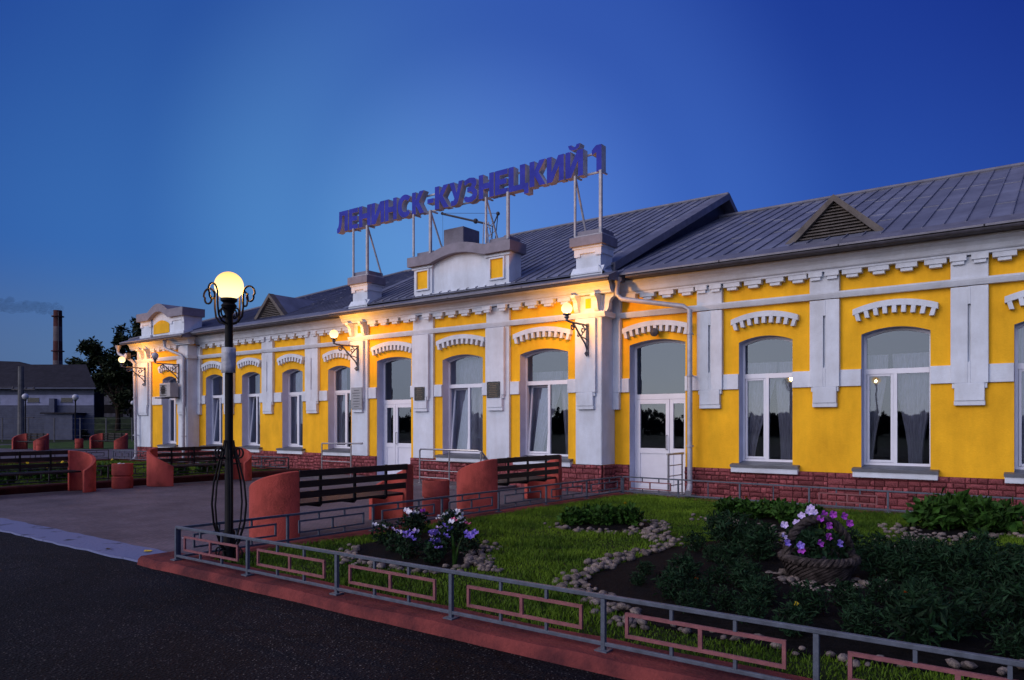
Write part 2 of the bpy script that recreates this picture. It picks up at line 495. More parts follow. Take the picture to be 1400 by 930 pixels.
# ------------------------------------------------------------------ mesh helpers
class MB:
    """collects shapes and links them as one mesh object"""

    def __init__(self):
        self.v, self.f, self.mi = [], [], []

    def add(self, vs, fs, mi=0):
        o = len(self.v)
        self.v += [tuple(p) for p in vs]
        self.f += [tuple(i + o for i in q) for q in fs]
        self.mi += [mi] * len(fs)
        return self

    def box(self, x0, x1, y0, y1, z0, z1, mi=0):
        vs = [(x, y, z) for z in (z0, z1) for y in (y0, y1) for x in (x0, x1)]
        return self.add(vs, [(0, 2, 3, 1), (4, 5, 7, 6), (0, 1, 5, 4), (2, 6, 7, 3), (0, 4, 6, 2), (1, 3, 7, 5)], mi)

    def prism(self, poly, axis, a, b, mi=0):
        """poly of 2-D points swept along axis ('x': (y,z), 'y': (x,z), 'z': (x,y)) from a to b"""
        def put(p, t):
            return {'x': (t, p[0], p[1]), 'y': (p[0], t, p[1]), 'z': (p[0], p[1], t)}[axis]
        n = len(poly)
        vs = [put(p, a) for p in poly] + [put(p, b) for p in poly]
        fs = [tuple(range(n))[::-1], tuple(range(n, 2 * n))] + [(i, (i + 1) % n, n + (i + 1) % n, n + i) for i in range(n)]
        return self.add(vs, fs, mi)

    def tube(self, pts, r, n=8, mi=0, caps=True):
        pts = [Vector(p) for p in pts]
        rs = r if isinstance(r, (list, tuple)) else [r] * len(pts)
        rings = []
        t0 = (pts[1] - pts[0]).normalized()
        ref = Vector((0, 0, 1)) if abs(t0.z) < 0.9 else Vector((1, 0, 0))
        nrm_ = t0.cross(ref).normalized()
        for i, p in enumerate(pts):
            t = (pts[min(i + 1, len(pts) - 1)] - pts[max(i - 1, 0)]).normalized()
            nrm_ = (nrm_ - t * nrm_.dot(t)).normalized()
            bn = t.cross(nrm_)
            rings.append([p + (nrm_ * math.cos(2 * math.pi * k / n) + bn * math.sin(2 * math.pi * k / n)) * rs[i] for k in range(n)])
        vs = [q for ring in rings for q in ring]
        fs = [(i * n + k, i * n + (k + 1) % n, (i + 1) * n + (k + 1) % n, (i + 1) * n + k) for i in range(len(pts) - 1) for k in range(n)]
        if caps:
            fs += [tuple(range(n))[::-1], tuple(range((len(pts) - 1) * n, len(pts) * n))]
        return self.add(vs, fs, mi)

    def lathe(self, prof, n=20, c=(0, 0, 0), mi=0):
        vs = [(c[0] + r * math.cos(2 * math.pi * k / n), c[1] + r * math.sin(2 * math.pi * k / n), c[2] + z) for r, z in prof for k in range(n)]
        m = len(prof)
        fs = [(i * n + k, i * n + (k + 1) % n, (i + 1) * n + (k + 1) % n, (i + 1) * n + k) for i in range(m - 1) for k in range(n)]
        if prof[0][0] > 1e-4:
            fs.append(tuple(range(n))[::-1])
        if prof[-1][0] > 1e-4:
            fs.append(tuple(range((m - 1) * n, m * n)))
        return self.add(vs, fs, mi)

    def sphere(self, c, r, n=20, m=12, mi=0):
        prof = [(max(1e-5, r * math.sin(math.pi * i / m)), -r * math.cos(math.pi * i / m)) for i in range(m + 1)]
        return self.lathe(prof, n, c, mi)

    def mesh(self, name, mats, smooth=False, fix=True, loc=(0, 0, 0)):
        me = bpy.data.meshes.new(name)
        l = Vector(loc)
        me.from_pydata([Vector(p) - l for p in self.v] if l.length else self.v, [], self.f)
        if not isinstance(mats, (list, tuple)):
            mats = [mats]
        for mm in mats:
            me.materials.append(mm)
        if len(mats) > 1:
            me.polygons.foreach_set('material_index', self.mi)
        if fix:
            bm = bmesh.new()
            bm.from_mesh(me)
            bmesh.ops.remove_doubles(bm, verts=bm.verts, dist=1e-5)
            bmesh.ops.recalc_face_normals(bm, faces=bm.faces)
            bm.to_mesh(me)
            bm.free()
        if smooth:
            me.polygons.foreach_set('use_smooth', [True] * len(me.polygons))
            if smooth != 'all':
                try:
                    me.set_sharp_from_angle(angle=R(38))
                except Exception:
                    pass
        return me

    def build(self, name, mats, parent=None, smooth=False, fix=True, loc=None, bevel=0):
        o = bpy.data.objects.new(name, self.mesh(name, mats, smooth, fix, loc or (0, 0, 0)))
        COL.objects.link(o)
        if loc:
            o.location = loc
        if parent:
            o.parent = parent
        if bevel:
            b = o.modifiers.new('bevel', 'BEVEL')
            b.width = bevel
            b.segments = 2
            b.limit_method = 'ANGLE'
            b.angle_limit = R(40)
        return o


def tag(o, label=None, cat=None, group=None, kind=None):
    if label:
        o['label'] = label
    if cat:
        o['category'] = cat
    if group:
        o['group'] = group
    if kind:
        o['kind'] = kind
    return o


def thing(name, label, cat, loc=(0, 0, 0), rz=0, group=None):
    o = bpy.data.objects.new(name, None)
    o.empty_display_size = 0.2
    COL.objects.link(o)
    o.location = loc
    o.rotation_euler = (0, 0, rz)
    return tag(o, label, cat, group)


def share(name, me, parent=None, loc=(0, 0, 0), rot=(0, 0, 0), sc=(1, 1, 1)):
    o = bpy.data.objects.new(name, me)
    COL.objects.link(o)
    o.location, o.rotation_euler, o.scale = loc, rot, sc
    if parent:
        o.parent = parent
    return o


KIDS = {}


def kids(o):
    return [c for c in COL.objects if c.parent == o]


def copy_tree(o, parent=None):
    c = o.copy()
    COL.objects.link(c)
    if parent:
        c.parent = parent
    for ch in kids(o):
        copy_tree(ch, c)
    return c


def structure(name, mb, m, **kw):
    return tag(mb.build(name, m, **kw), kind='structure')


# ------------------------------------------------------------------ ground
structure('ground', MB().add([(-900, -500, -.03), (600, -500, -.03), (600, 900, -.03), (-900, 900, -.03)], [(0, 1, 2, 3)]), M['drygrass'])
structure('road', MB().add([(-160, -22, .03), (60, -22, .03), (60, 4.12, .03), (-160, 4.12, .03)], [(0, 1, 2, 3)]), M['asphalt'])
structure('plaza', MB().add([(-50, 4.3, .008), (6.6, 4.3, .008), (6.6, 15.2, .008), (-50, 15.2, .008)], [(0, 1, 2, 3)]), M['plaza'])
structure('far_lawn', MB().add([(-46.2, 20.4, .013), (-40.5, 24.6, .013), (-52, 46, .013), (-75, 38, .013), (-58, 18, .013), (-52.5, 17.2, .013)], [(0, 1, 2, 3, 4, 5)]), M['farlawn'])
structure('far_path', MB().add([(-62, 15.2, .008), (-30.2, 15.2, .008), (-30.2, 60, .008), (-62, 60, .008)], [(0, 1, 2, 3)]), M['plaza'])


def wobble_strip(x0, x1, y0, y1, z, n, amp, seed):
    r = random.Random(seed)
    vs, fs = [], []
    for i in range(n + 1):
        x = x0 + (x1 - x0) * i / n
        a, b = y0 + r.uniform(-amp, amp), y1 + r.uniform(-amp, amp)
        vs += [(x, a, -.02), (x, a + .02, z), (x, b, z + .004), (x, b + .01, -.02)]
    for i in range(n):
        o = i * 4
        fs += [(o + k, o + 4 + k, o + 5 + k, o + 1 + k) for k in range(3)]
    return MB().add(vs, fs)


structure('kerb_strip', wobble_strip(-60, -8.14, 4.04, 4.56, .05, 220, .022, 3), M['palestrip'])
# raised lawn and its red kerbs
structure('lawn', MB().add([(-7.7, 4.4, .085), (6.4, 4.4, .085), (6.4, 13.2, .085), (-7.5, 13.95, .085)], [(0, 1, 2, 3)]), M['lawn'])


def kerb_run(name, p, q, w, h, m, wob=.012, seg=.35, seed=1):
    """a hand-painted concrete kerb from p to q, w wide to the left of the direction"""
    r = random.Random(seed)
    p, q = Vector((*p, 0)), Vector((*q, 0))
    d = q - p
    n = max(2, int(d.length / seg))
    t = d.normalized()
    s = Vector((-t.y, t.x, 0))
    vs, fs = [], []
    for i in range(n + 1):
        c = p + d * (i / n)
        e = r.uniform(-wob, wob)
        hh = h + r.uniform(-wob, wob) * .5
        vs += [c + s * (e - .01) + Vector((0, 0, -.03)), c + s * (e + .012) + Vector((0, 0, hh - .03)), c + s * (e + .045) + Vector((0, 0, hh)),
               c + s * (w - .02) + Vector((0, 0, hh)), c + s * w + Vector((0, 0, hh - .02)), c + s * w + Vector((0, 0, -.03))]
    for i in range(n):
        o = i * 6
        fs += [(o + k, o + 6 + k, o + 7 + k, o + 1 + k) for k in range(5)]
    fs += [tuple(range(6)), tuple(range(n * 6, n * 6 + 6))[::-1]]
    return tag(MB().add(vs, fs).build(name, m, smooth=True), kind='structure')


kerb_run('kerb', (-8.16, 3.99), (6.4, 3.99), .46, .115, M['kerb'], seed=2)
kerb_run('kerb', (-7.62, 14.1), (-7.86, 4.47), .36, .105, M['kerb'], seed=3)
kerb_run('kerb', (6.4, 13.15), (-7.34, 13.98), .30, .10, M['kerb'], seed=4)

# ------------------------------------------------------------------ the station building
YR, YC, YL = 15.0, 14.45, 14.6
XC0, XC1 = -16.6, -8.23          # the centre block
XL0, XL1 = -29.65, -25.85        # the left end block
XE = 5.4
ST = thing('station_building', 'long single storey yellow and white railway station with grey metal roof and red stone base', 'station', (-12.4, 15, 0))


def part(name, mb, m, parent=None, **kw):
    o = mb.build(name, m, **kw)
    o.parent = parent or ST
    base = ST
    if parent is None or parent is ST:
        o.matrix_parent_inverse = Matrix.Translation(ST.location).inverted()
    return o


def arch_z(x, xa, xb, zs, rise):
    hw, xc = (xb - xa) / 2, (xa + xb) / 2
    return zs + rise * (1 - ((x - xc) / hw) ** 2)


def wall_sheet(mb, x0, x1, y, z0, z1, ops):
    """front face of a wall at depth y, with arched openings (xa, xb, za, zs, rise)"""
    ops = sorted(ops)
    x = x0

    def quad(a, b, za, zb):
        mb.add([(a, y, za), (b, y, za), (b, y, zb), (a, y, zb)], [(0, 1, 2, 3)])
    for xa, xb, za, zs, rise in ops:
        quad(x, xa, z0, z1)
        if za > z0:
            quad(xa, xb, z0, za)
        n = 12
        for i in range(n):
            a, b = xa + (xb - xa) * i / n, xa + (xb - xa) * (i + 1) / n
            mb.add([(a, y, arch_z(a, xa, xb, zs, rise)), (b, y, arch_z(b, xa, xb, zs, rise)), (b, y, z1), (a, y, z1)], [(0, 1, 2, 3)])
        x = xb
    quad(x, x1, z0, z1)


Z_PL, Z_TOP = 0.64, 4.55
win_R = [(-5.31, -4.23), (-2.97, -1.83), (-.59, .55), (1.75, 2.9)]
win_L = [(-18.42, -17.34), (-20.77, -19.69), (-23.09, -22.02), (-25.40, -24.31)]
win_C = [(-13.08, -11.71), (-10.54, -9.15)]
door_C, door_R = (-15.60, -14.24), (-7.84, -6.49)
win_E = [(-27.77, -26.76)]
WZ0, WZS, WRISE = 0.76, 3.26, 0.11
DZS = 3.36

mb = MB()
wall_sheet(mb, XC1, XE, YR, .02, Z_TOP, [(a, b, WZ0, WZS, WRISE) for a, b in win_R] + [(*door_R, .02, DZS, .10)])
wall_sheet(mb, XL1, XC0, YR, .02, Z_TOP, [(a, b, WZ0, WZS, WRISE) for a, b in win_L])
wall_sheet(mb, XC0, XC1, YC, .02, Z_TOP, [(a, b, WZ0, WZS, WRISE) for a, b in win_C] + [(*door_C, .02, DZS, .08)])
wall_sheet(mb, XL0, XL1, YL, .02, Z_TOP, [(a, b, WZ0, WZS, WRISE) for a, b in win_E])
for xa, xb, ya, yb in ((XC0, XC0, YC, YR), (XC1, XC1, YC, YR), (XL1, XL1, YL, YR), (XL0, XL0, YL, 29), (XE, XE, YR, 29)):
    mb.add([(xa, ya, .02), (xb, yb, .02), (xb, yb, Z_TOP), (xa, ya, Z_TOP)], [(0, 1, 2, 3)])
mb.add([(XL0, 29, .02), (XE, 29, .02), (XE, 29, Z_TOP), (XL0, 29, Z_TOP)], [(0, 1, 2, 3)])
part('wall', mb, M['yellow'], fix=False)
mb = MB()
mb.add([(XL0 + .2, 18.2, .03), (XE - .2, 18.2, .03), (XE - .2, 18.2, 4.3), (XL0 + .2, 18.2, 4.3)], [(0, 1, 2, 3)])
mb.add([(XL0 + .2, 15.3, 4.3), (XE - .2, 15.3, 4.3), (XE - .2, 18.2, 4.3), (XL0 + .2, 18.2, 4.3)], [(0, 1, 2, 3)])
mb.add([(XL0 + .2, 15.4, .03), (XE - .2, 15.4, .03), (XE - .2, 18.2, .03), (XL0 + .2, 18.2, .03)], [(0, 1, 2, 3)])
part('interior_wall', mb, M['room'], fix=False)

# red stone base: backing blocks with each stone proud of them
plinth_runs = [(XC1 + .0, door_R[0], YR), (door_R[1], XE, YR), (XC0, door_C[0], YC), (door_C[1], XC1, YC), (XL1, XC0, YR), (XL0, XL1, YL)]
mb = MB()
for a, b, y in plinth_runs:
    mb.box(a + (.0 if a != door_R[1] and a != door_C[1] else .004), b - (.004 if b in (door_R[0], door_C[0]) else 0), y - .035, y - .002, 0, Z_PL)
mb.box(XC1 - .2, XC1 + .035, YC, YR - .04, 0, Z_PL - .004)
mb.box(XL1 - .2, XL1 + .035, YL, YR - .04, 0, Z_PL - .004)
PL = part('plinth', mb, M['joint'])
stone_meshes = []
for i in range(7):
    r = random.Random(50 + i)
    d, c = r.uniform(.016, .034), r.uniform(.05, .09)
    j = lambda: r.uniform(-.05, .05)
    vs = [(-.5 + j(), 0, -.5 + j()), (.5 + j(), 0, -.5 + j()), (.5 + j(), 0, .5 + j()), (-.5 + j(), 0, .5 + j()),
          (-.5 + r.uniform(.02, .05), -d * .7, -.5 + r.uniform(.06, .12)), (.5 - r.uniform(.02, .05), -d * .8, -.5 + r.uniform(.06, .12)),
          (.5 - r.uniform(.02, .05), -d, .5 - r.uniform(.06, .14)), (-.5 + r.uniform(.02, .05), -d * .9, .5 - r.uniform(.06, .14)),
          (r.uniform(-.2, .2), -d * 1.35, r.uniform(-.15, .2))]
    fs = [(0, 1, 5, 4), (1, 2, 6, 5), (2, 3, 7, 6), (3, 0, 4, 7), (4, 5, 8), (5, 6, 8), (6, 7, 8), (7, 4, 8)]
    stone_meshes.append(MB().add(vs, fs).mesh('stone', M['stone_red'], fix=False))
cells = []
r = random.Random(11)
for a, b, y in plinth_runs + [('side', XC1 + .036, 0), ('side', XL1 + .036, 0)]:
    if a == 'side':
        xs, a0, b0, side = b, (YC if b > -20 else YL) - .03, YR - .04, True
    else:
        a0, b0, side = a, b, False
    xp = a0
    while xp < b0 - .02:                              # short stretches of coursing that do not line up with their neighbours
        xe = min(b0, xp + r.uniform(.55, 1.1))
        if b0 - xe < .25:
            xe = b0
        k = r.choice((6, 6, 7))
        rows = [r.uniform(.7, 1.35) for _ in range(k)]
        t_ = sum(rows)
        z = 0.0
        for h in rows:
            h *= Z_PL / t_
            x = xp
            while x < xe - .01:
                w = min(r.choice((.09, .12, .16, .2, .27)) * r.uniform(.8, 1.2), xe - x)
                if xe - (x + w) < .07:
                    w = xe - x
                cells.append((x, w, z, h, xs if side else y, side))
                x += w
            z += h
        xp = xe


def cam_size(c):
    x, w, z, h, y, side = c
    px, py = (y, x) if side else (x + w / 2, y)
    d = -px * math.sin(YAW) + py * math.cos(YAW)
    vis = -1 if px > .6 else 1
    return vis * w * h / (d * d)


cells.sort(key=cam_size, reverse=True)
rest = MB()
for k, (x, w, z, h, y, side) in enumerate(cells):
    me = stone_meshes[k % 7]
    g_ = .007
    if k < 296:
        if side:
            share('stone', me, PL, Vector((y, x + w / 2, z + h / 2)), (0, 0, R(90)), (w - g_, 1, h - g_))
        else:
            share('stone', me, PL, Vector((x + w / 2, y - .035, z + h / 2)), (0, 0, 0), (w - g_, 1, h - g_))
    else:
        vs = []
        for v in me.vertices:
            lx, ly, lz = v.co.x * (w - g_), v.co.y, v.co.z * (h - g_)
            vs.append((y - ly, x + w / 2 + lx, z + h / 2 + lz) if side else (x + w / 2 + lx, y - .035 + ly, z + h / 2 + lz))
        rest.add(vs, [tuple(p.vertices) for p in me.polygons])
o = rest.build('stone_cladding', M['stone_red'], PL, fix=False)
o['kind'] = 'stuff'

# ---- windows
def pleats(mb, xl, xr, y, z0, z1, xl0=None, xr0=None, n=26, amp=.028, seed=0):
    """net curtain from z1 (xl..xr) gathered to xl0..xr0 at z0"""
    r = random.Random(seed)
    xl0 = xl if xl0 is None else xl0
    xr0 = xr if xr0 is None else xr0
    ph = r.uniform(0, 6)
    rows = 7
    vs = []
    for j in range(rows + 1):
        t = j / rows
        e = t * t * (3 - 2 * t)
        a, b = xl0 + (xl - xl0) * e, xr0 + (xr - xr0) * e
        for i in range(n + 1):
            s = i / n
            vs.append((a + (b - a) * s, y + amp * math.sin(s * n * 1.25 + ph) * (1.3 - .5 * t), z0 + (z1 - z0) * t))
    fs = [(j * (n + 1) + i, j * (n + 1) + i + 1, (j + 1) * (n + 1) + i + 1, (j + 1) * (n + 1) + i) for j in range(rows) for i in range(n)]
    mb.add(vs, fs)


def arch_ring(mb, xa, xb, zs, rise, inset, ya, yb, z0, n=12):
    """frame following an arched opening: left, top and right bars of width inset"""
    xi, xj = xa + inset, xb - inset
    out = [(xa, z0)] + [(xa + (xb - xa) * i / n, arch_z(xa + (xb - xa) * i / n, xa, xb, zs, rise)) for i in range(n + 1)] + [(xb, z0)]
    inn = [(xi, z0)] + [(xi + (xj - xi) * i / n, arch_z(xi + (xj - xi) * i / n, xi, xj, zs - inset, rise)) for i in range(n + 1)] + [(xj, z0)]
    m = len(out)
    vs = [(x, ya, z) for x, z in out] + [(x, ya, z) for x, z in inn] + [(x, yb, z) for x, z in out] + [(x, yb, z) for x, z in inn]
    fs = []
    for i in range(m - 1):
        fs += [(i, i + 1, m + i + 1, m + i), (2 * m + i, 3 * m + i, 3 * m + i + 1, 2 * m + i + 1), (m + i, m + i + 1, 3 * m + i + 1, 3 * m + i)]
    fs += [(0, m, 3 * m, 2 * m), (m - 1, 2 * m - 1, 4 * m - 1, 3 * m - 1)]
    mb.add(vs, fs)


def reveal(mb, xa, xb, z0, zs, rise, y0, y1, n=12):
    pts = [(xa, z0)] + [(xa + (xb - xa) * i / n, arch_z(xa + (xb - xa) * i / n, xa, xb, zs, rise)) for i in range(n + 1)] + [(xb, z0)]
    m = len(pts)
    mb.add([(x, y0, z) for x, z in pts] + [(x, y1, z) for x, z in pts], [(i, i + 1, m + i + 1, m + i) for i in range(m - 1)])
    mb.add([(xa, y0, z0), (xb, y0, z0), (xb, y1, z0), (xa, y1, z0)], [(0, 1, 2, 3)])


def arch_pane(mb, xa, xb, z0, zs, rise, y, n=12):
    pts = [(xa, z0)] + [(xa + (xb - xa) * i / n, arch_z(xa + (xb - xa) * i / n, xa, xb, zs, rise)) for i in range(n + 1)] + [(xb, z0)]
    mb.add([(x, y, z) for x, z in pts], [tuple(range(len(pts)))[::-1]])


def window(xa, xb, y, tilt=0, curtain='drapes', seed=0, narrow_sill=False, split=.47):
    yf = y + .24                                   # front of the frame
    W = xb - xa
    zt, zb = 2.56, WZ0 + .04
    zsx = WZS - .01
    f = MB()
    arch_ring(f, xa, xb, WZS - .004, WRISE, .045, yf, yf + .07, zb)
    f.box(xa, xb, yf - .002, yf + .072, zb - .03, zb + .045)
    f.box(xa + .045, xb - .045, yf - .006, yf + .07, zt - .042, zt + .055)
    xm = xa + W * split
    f.box(xm - .032, xm + .032, yf - .004, yf + .066, zb + .045, zt - .035)
    wo = part('window', f, M['pvc'])
    iv = Matrix.Translation(ST.location)
    # casement: a sash of its own, tilted inward where the photo shows it ajar
    sx0, sx1, sz0, sz1 = xa + .05, xm - .036, zb + .05, zt - .04
    s = MB()
    bw = .045
    s.box(sx0, sx0 + bw, -.022, .04, 0, sz1 - sz0)
    s.box(sx1 - bw, sx1, -.022, .04, 0, sz1 - sz0)
    s.box(sx0 + bw, sx1 - bw, -.02, .04, 0, bw)
    s.box(sx0 + bw, sx1 - bw, -.02, .04, sz1 - sz0 - bw, sz1 - sz0)
    so = s.build('sash', M['pvc'], wo, bevel=.006)
    so.location = (0, yf + .03, sz0)
    p = MB()
    p.add([(sx0 + bw, .01, bw), (sx1 - bw, .01, bw), (sx1 - bw, .01, sz1 - sz0 - bw), (sx0 + bw, .01, sz1 - sz0 - bw)], [(0, 1, 2, 3)])
    po = p.build('pane', M['glass'], wo, fix=False)
    po.location = (0, yf + .03, sz0)
    if tilt:
        so.rotation_euler = po.rotation_euler = (R(-tilt), 0, 0)
    p = MB().add([(xm + .034, yf + .03, zb + .045), (xb - .045, yf + .03, zb + .045), (xb - .045, yf + .03, zt - .035), (xm + .034, yf + .03, zt - .035)], [(0, 1, 2, 3)])
    p.build('pane', M['glass'], wo, fix=False)
    p = MB()
    arch_pane(p, xa + .04, xb - .04, zt + .04, WZS - .045, WRISE, yf + .03)
    p.build('pane', M['glass'], wo, fix=False)
    rv = MB()
    reveal(rv, xa, xb, WZ0, WZS, WRISE, y, yf + .3)
    rv.build('reveal', M['reveal'], wo, fix=False)
    sl = MB()
    e = .14
    sl.prism([(y - .14, .685), (y - .15, .685), (y - .15, .738), (yf + .01, .80), (yf + .01, .76)], 'x', xa - e, xb + e)
    sl.build('sill', M['sill'], wo)
    sb = MB().box(xa - e + .01, xb + e - .01, y - .125, y + .05, .575, .70)
    sb.build('sill_apron', M['white'], wo, bevel=.012)
    c = MB()
    yc = yf + (.36 if tilt else .17)
    if curtain == 'drapes':
        pleats(c, xa - .1, xa + W * .62, yc, zb - .1, 2.86, xl0=xa - .1, xr0=xa + W * .18, seed=seed)
        pleats(c, xa + W * .55, xb + .1, yc + .06, zb - .1, 2.86, xl0=xa + W * .66, xr0=xa + W * .9, seed=seed + 1, n=30)
    elif curtain == 'tied':
        pleats(c, xa - .05, xa + W * .34, yc + .05, zb - .1, 2.9, xl0=xa - .05, xr0=xa + W * .10, seed=seed, n=16)
        pleats(c, xa + W * .40, xb + .08, yc, zb + .04, 2.9, xl0=xa + W * .64, xr0=xa + W * .84, seed=seed + 1, n=34, amp=.035)
    elif curtain == 'full':
        pleats(c, xa - .1, xb + .1, yc, zb - .1, 3.3, seed=seed, n=44, amp=.02)
    elif curtain == 'left':
        pleats(c, xa - .1, xa + W * .4, yc, zb - .1, 3.3, seed=seed, n=22)
    if c.v:
        c.build('curtain', M['curtain'], wo, smooth='all', fix=False)
    # pot plants on the inner sill show as dark shapes: the room shows through the rest
    return wo


for i, (a, b) in enumerate(win_R):
    window(a, b, YR, 0, ('drapes', 'tied', 'full', 'drapes')[i], 10 + i)
for i, (a, b) in enumerate(win_L):
    window(a, b, YR, (0, 0, 6, 6)[i], ('left', 'full', 'left', 'full')[i], 30 + i, split=(.55, .5, .5, .5)[i])
for i, (a, b) in enumerate(win_C):
    window(a, b, YC, 6, 'full' if i == 0 else 'drapes', 50 + i, split=(.52, .5)[i])
for a, b in win_E:
    window(a, b, YL, 0, 'left', 60)


def door(xa, xb, y, frac, rise):
    yf = y + .26
    f = MB()
    arch_ring(f, xa, xb, DZS - .003, rise, .05, yf, yf + .07, .03)
    f.box(xa + .05, xb - .05, yf - .004, yf + .066, 2.13, 2.25)
    d = part('door', f, M['pvc'])
    xm = xa + (xb - xa) * frac
    for x0, x1 in ((xa + .055, xm - .006), (xm + .006, xb - .055)):
        l = MB()
        bw = .085
        l.box(x0, x0 + bw, yf - .008, yf + .05, .04, 2.125)
        l.box(x1 - bw, x1, yf - .008, yf + .05, .04, 2.125)
        for z0, z1 in ((.04, .16), (.90, 1.02), (2.03, 2.125)):
            l.box(x0 + bw, x1 - bw, yf - .006, yf + .05, z0, z1)
        l.box(x0 + bw, x1 - bw, yf + .012, yf + .034, .16, .90)
        l.build('door_leaf', M['pvc'], d)
        MB().add([(x0 + bw, yf + .02, 1.02), (x1 - bw, yf + .02, 1.02), (x1 - bw, yf + .02, 2.03), (x0 + bw, yf + .02, 2.03)], [(0, 1, 2, 3)]).build('pane', M['glass'], d, fix=False)
    p = MB()
    arch_pane(p, xa + .045, xb - .045, 2.25, DZS - .05, rise, yf + .03)
    p.build('pane', M['glass'], d, fix=False)
    rv = MB()
    reveal(rv, xa, xb, .03, DZS, rise, y, yf + .3)
    rv.build('reveal', M['reveal'], d, fix=False)
    hx = xm + (.06 if frac < .5 else -.06)
    h = MB().tube([(hx, yf - .01, 1.0), (hx, yf - .06, 1.0), (hx, yf - .06, 1.32), (hx, yf - .01, 1.32)], .013)
    h.build('handle', M['steel'], d, smooth=True)
    for z in (.4, 1.9):
        MB().box(xa + .035, xa + .06, yf - .03, yf - .009, z, z + .12).build('hinge', M['pvc'], d)


door(*door_C, YC, .36, .08)
door(*door_R, YR, .64, .10)

# ---- pilasters, bands, hoods, dentils
Z_BELT0, Z_BELT1, Z_STR0, Z_STR1 = 2.29, 2.61, 3.985, 4.105


def pilaster(xa, xb, y, base=False, slot=True):
    p = MB()
    xc, w = (xa + xb) / 2, xb - xa
    ts = .055 * w / .55
    if base:                                    # full-height shaft with a raised panel ending in a tail
        p.box(xa, xb, y - .07, y + .05, Z_PL + .004, Z_TOP - .06)
        xa, xb = xa + .03, xb - .11
        ts = .06
        y -= .055
    q = y - .095
    if slot and not base:
        g0, g1 = xc - .022, xc + .022
        p.box(xa, g0, q, y + .05, Z_BELT0, Z_STR0 - .02)
        p.box(g1, xb, q, y + .05, Z_BELT0, Z_STR0 - .02)
        p.box(g0, g1, q, y + .05, Z_BELT0, 2.66)
        p.box(g0, g1, q, y + .05, 3.66, Z_STR0 - .02)
        p.box(g0, g1, q + .055, y + .05, 2.66, 3.66)
    else:
        p.box(xa, xb, q, y + .05, Z_BELT0, Z_STR0 - .02)
    if not base:
        p.box(xa, xb, q - .002, y + .05, Z_STR1 + .002, Z_TOP - .07)
    p.box(xa + ts * .35, xb - ts * .35, q + .02, y + .045, 2.20, Z_BELT0)
    p.box(xa + ts, xb - ts, q - .003, y + .045, 1.98, Z_BELT0 - .001)
    p.box(xa + ts - .008, xb - ts + .008, q + .012, y + .04, 1.90, 1.98)
    return part('pilaster', p, M['white'], bevel=.008)


pil_R = [(-6.19, -5.64), (-3.88, -3.34), (-1.51, -.95), (.9, 1.45), (3.2, 3.75)]
pil_L = [(-19.46, -18.82), (-21.8, -21.19), (-24.15, -23.51)]
pil_C = [(-16.6, -15.92), (-14.10, -13.36), (-11.54, -10.82), (-8.90, -8.23)]
for a, b in pil_R + pil_L:
    pilaster(a, b, YR)
for a, b in pil_C:
    pilaster(a, b, YC, True)
pilaster(-26.5, -25.85, YL, True)
pilaster(-29.63, -28.55, YL, True)
# narrow half pilasters where the wings meet the blocks; returns of the blocks
for x0, x1 in ((XC1 + .0, -8.03), (XC0 - .2, XC0), (XL1, XL1 + .22)):
    p = MB()
    p.box(x0 + .002, x1 - .002, YR - .1, YR + .04, 2.29, Z_TOP - .08)
    p.box(x0 + .002, x1 - .04, YR - .098, YR + .04, 1.9, 2.288)
    part('pilaster', p, M['white'], bevel=.008)
for x, y in ((XC1, YC), (XL1, YL)):
    part('return_wall', MB().box(x - .3, x + .012, y - .055, YR - .012, Z_PL + .006, Z_TOP - .07), M['white'])

runs = [(XC1, XE, YR), (XC0, XC1, YC), (XL1, XC0, YR), (XL0, XL1, YL)]
for a, b, y in runs:
    s = MB()
    e = .12 if y < YR else -.02
    s.prism([(y + .02, Z_STR0), (y - .10, Z_STR0), (y - .125, Z_STR0 + .05), (y - .14, Z_STR1 - .03), (y - .14, Z_STR1), (y + .02, Z_STR1)], 'x', a - e * .8, b + e)
    if y < YR:
        s.box(b + .001, b + e - .001, y - .05, YR - .16, Z_STR0 + .002, Z_STR1 - .002)
    part('string_course', s, M['white'])


def belts(x0, x1, y, blocks):
    """white band pieces in the gaps between pilasters and openings"""
    x = x0
    for a, b in sorted(blocks) + [(x1, x1)]:
        if a - x > .04:
            part('belt_band', MB().box(x + .002, a - .002, y - .045, y + .03, Z_BELT0 + .004, Z_BELT1), M['white'], bevel=.006)
        x = max(x, b)


belts(-8.05, XE, YR, win_R + pil_R + [door_R])
belts(XL1 + .22, XC0 - .2, YR, win_L + pil_L)
belts(XC0, XC1, YC, win_C + pil_C + [door_C])
belts(-28.5, -26.5, YL, win_E)


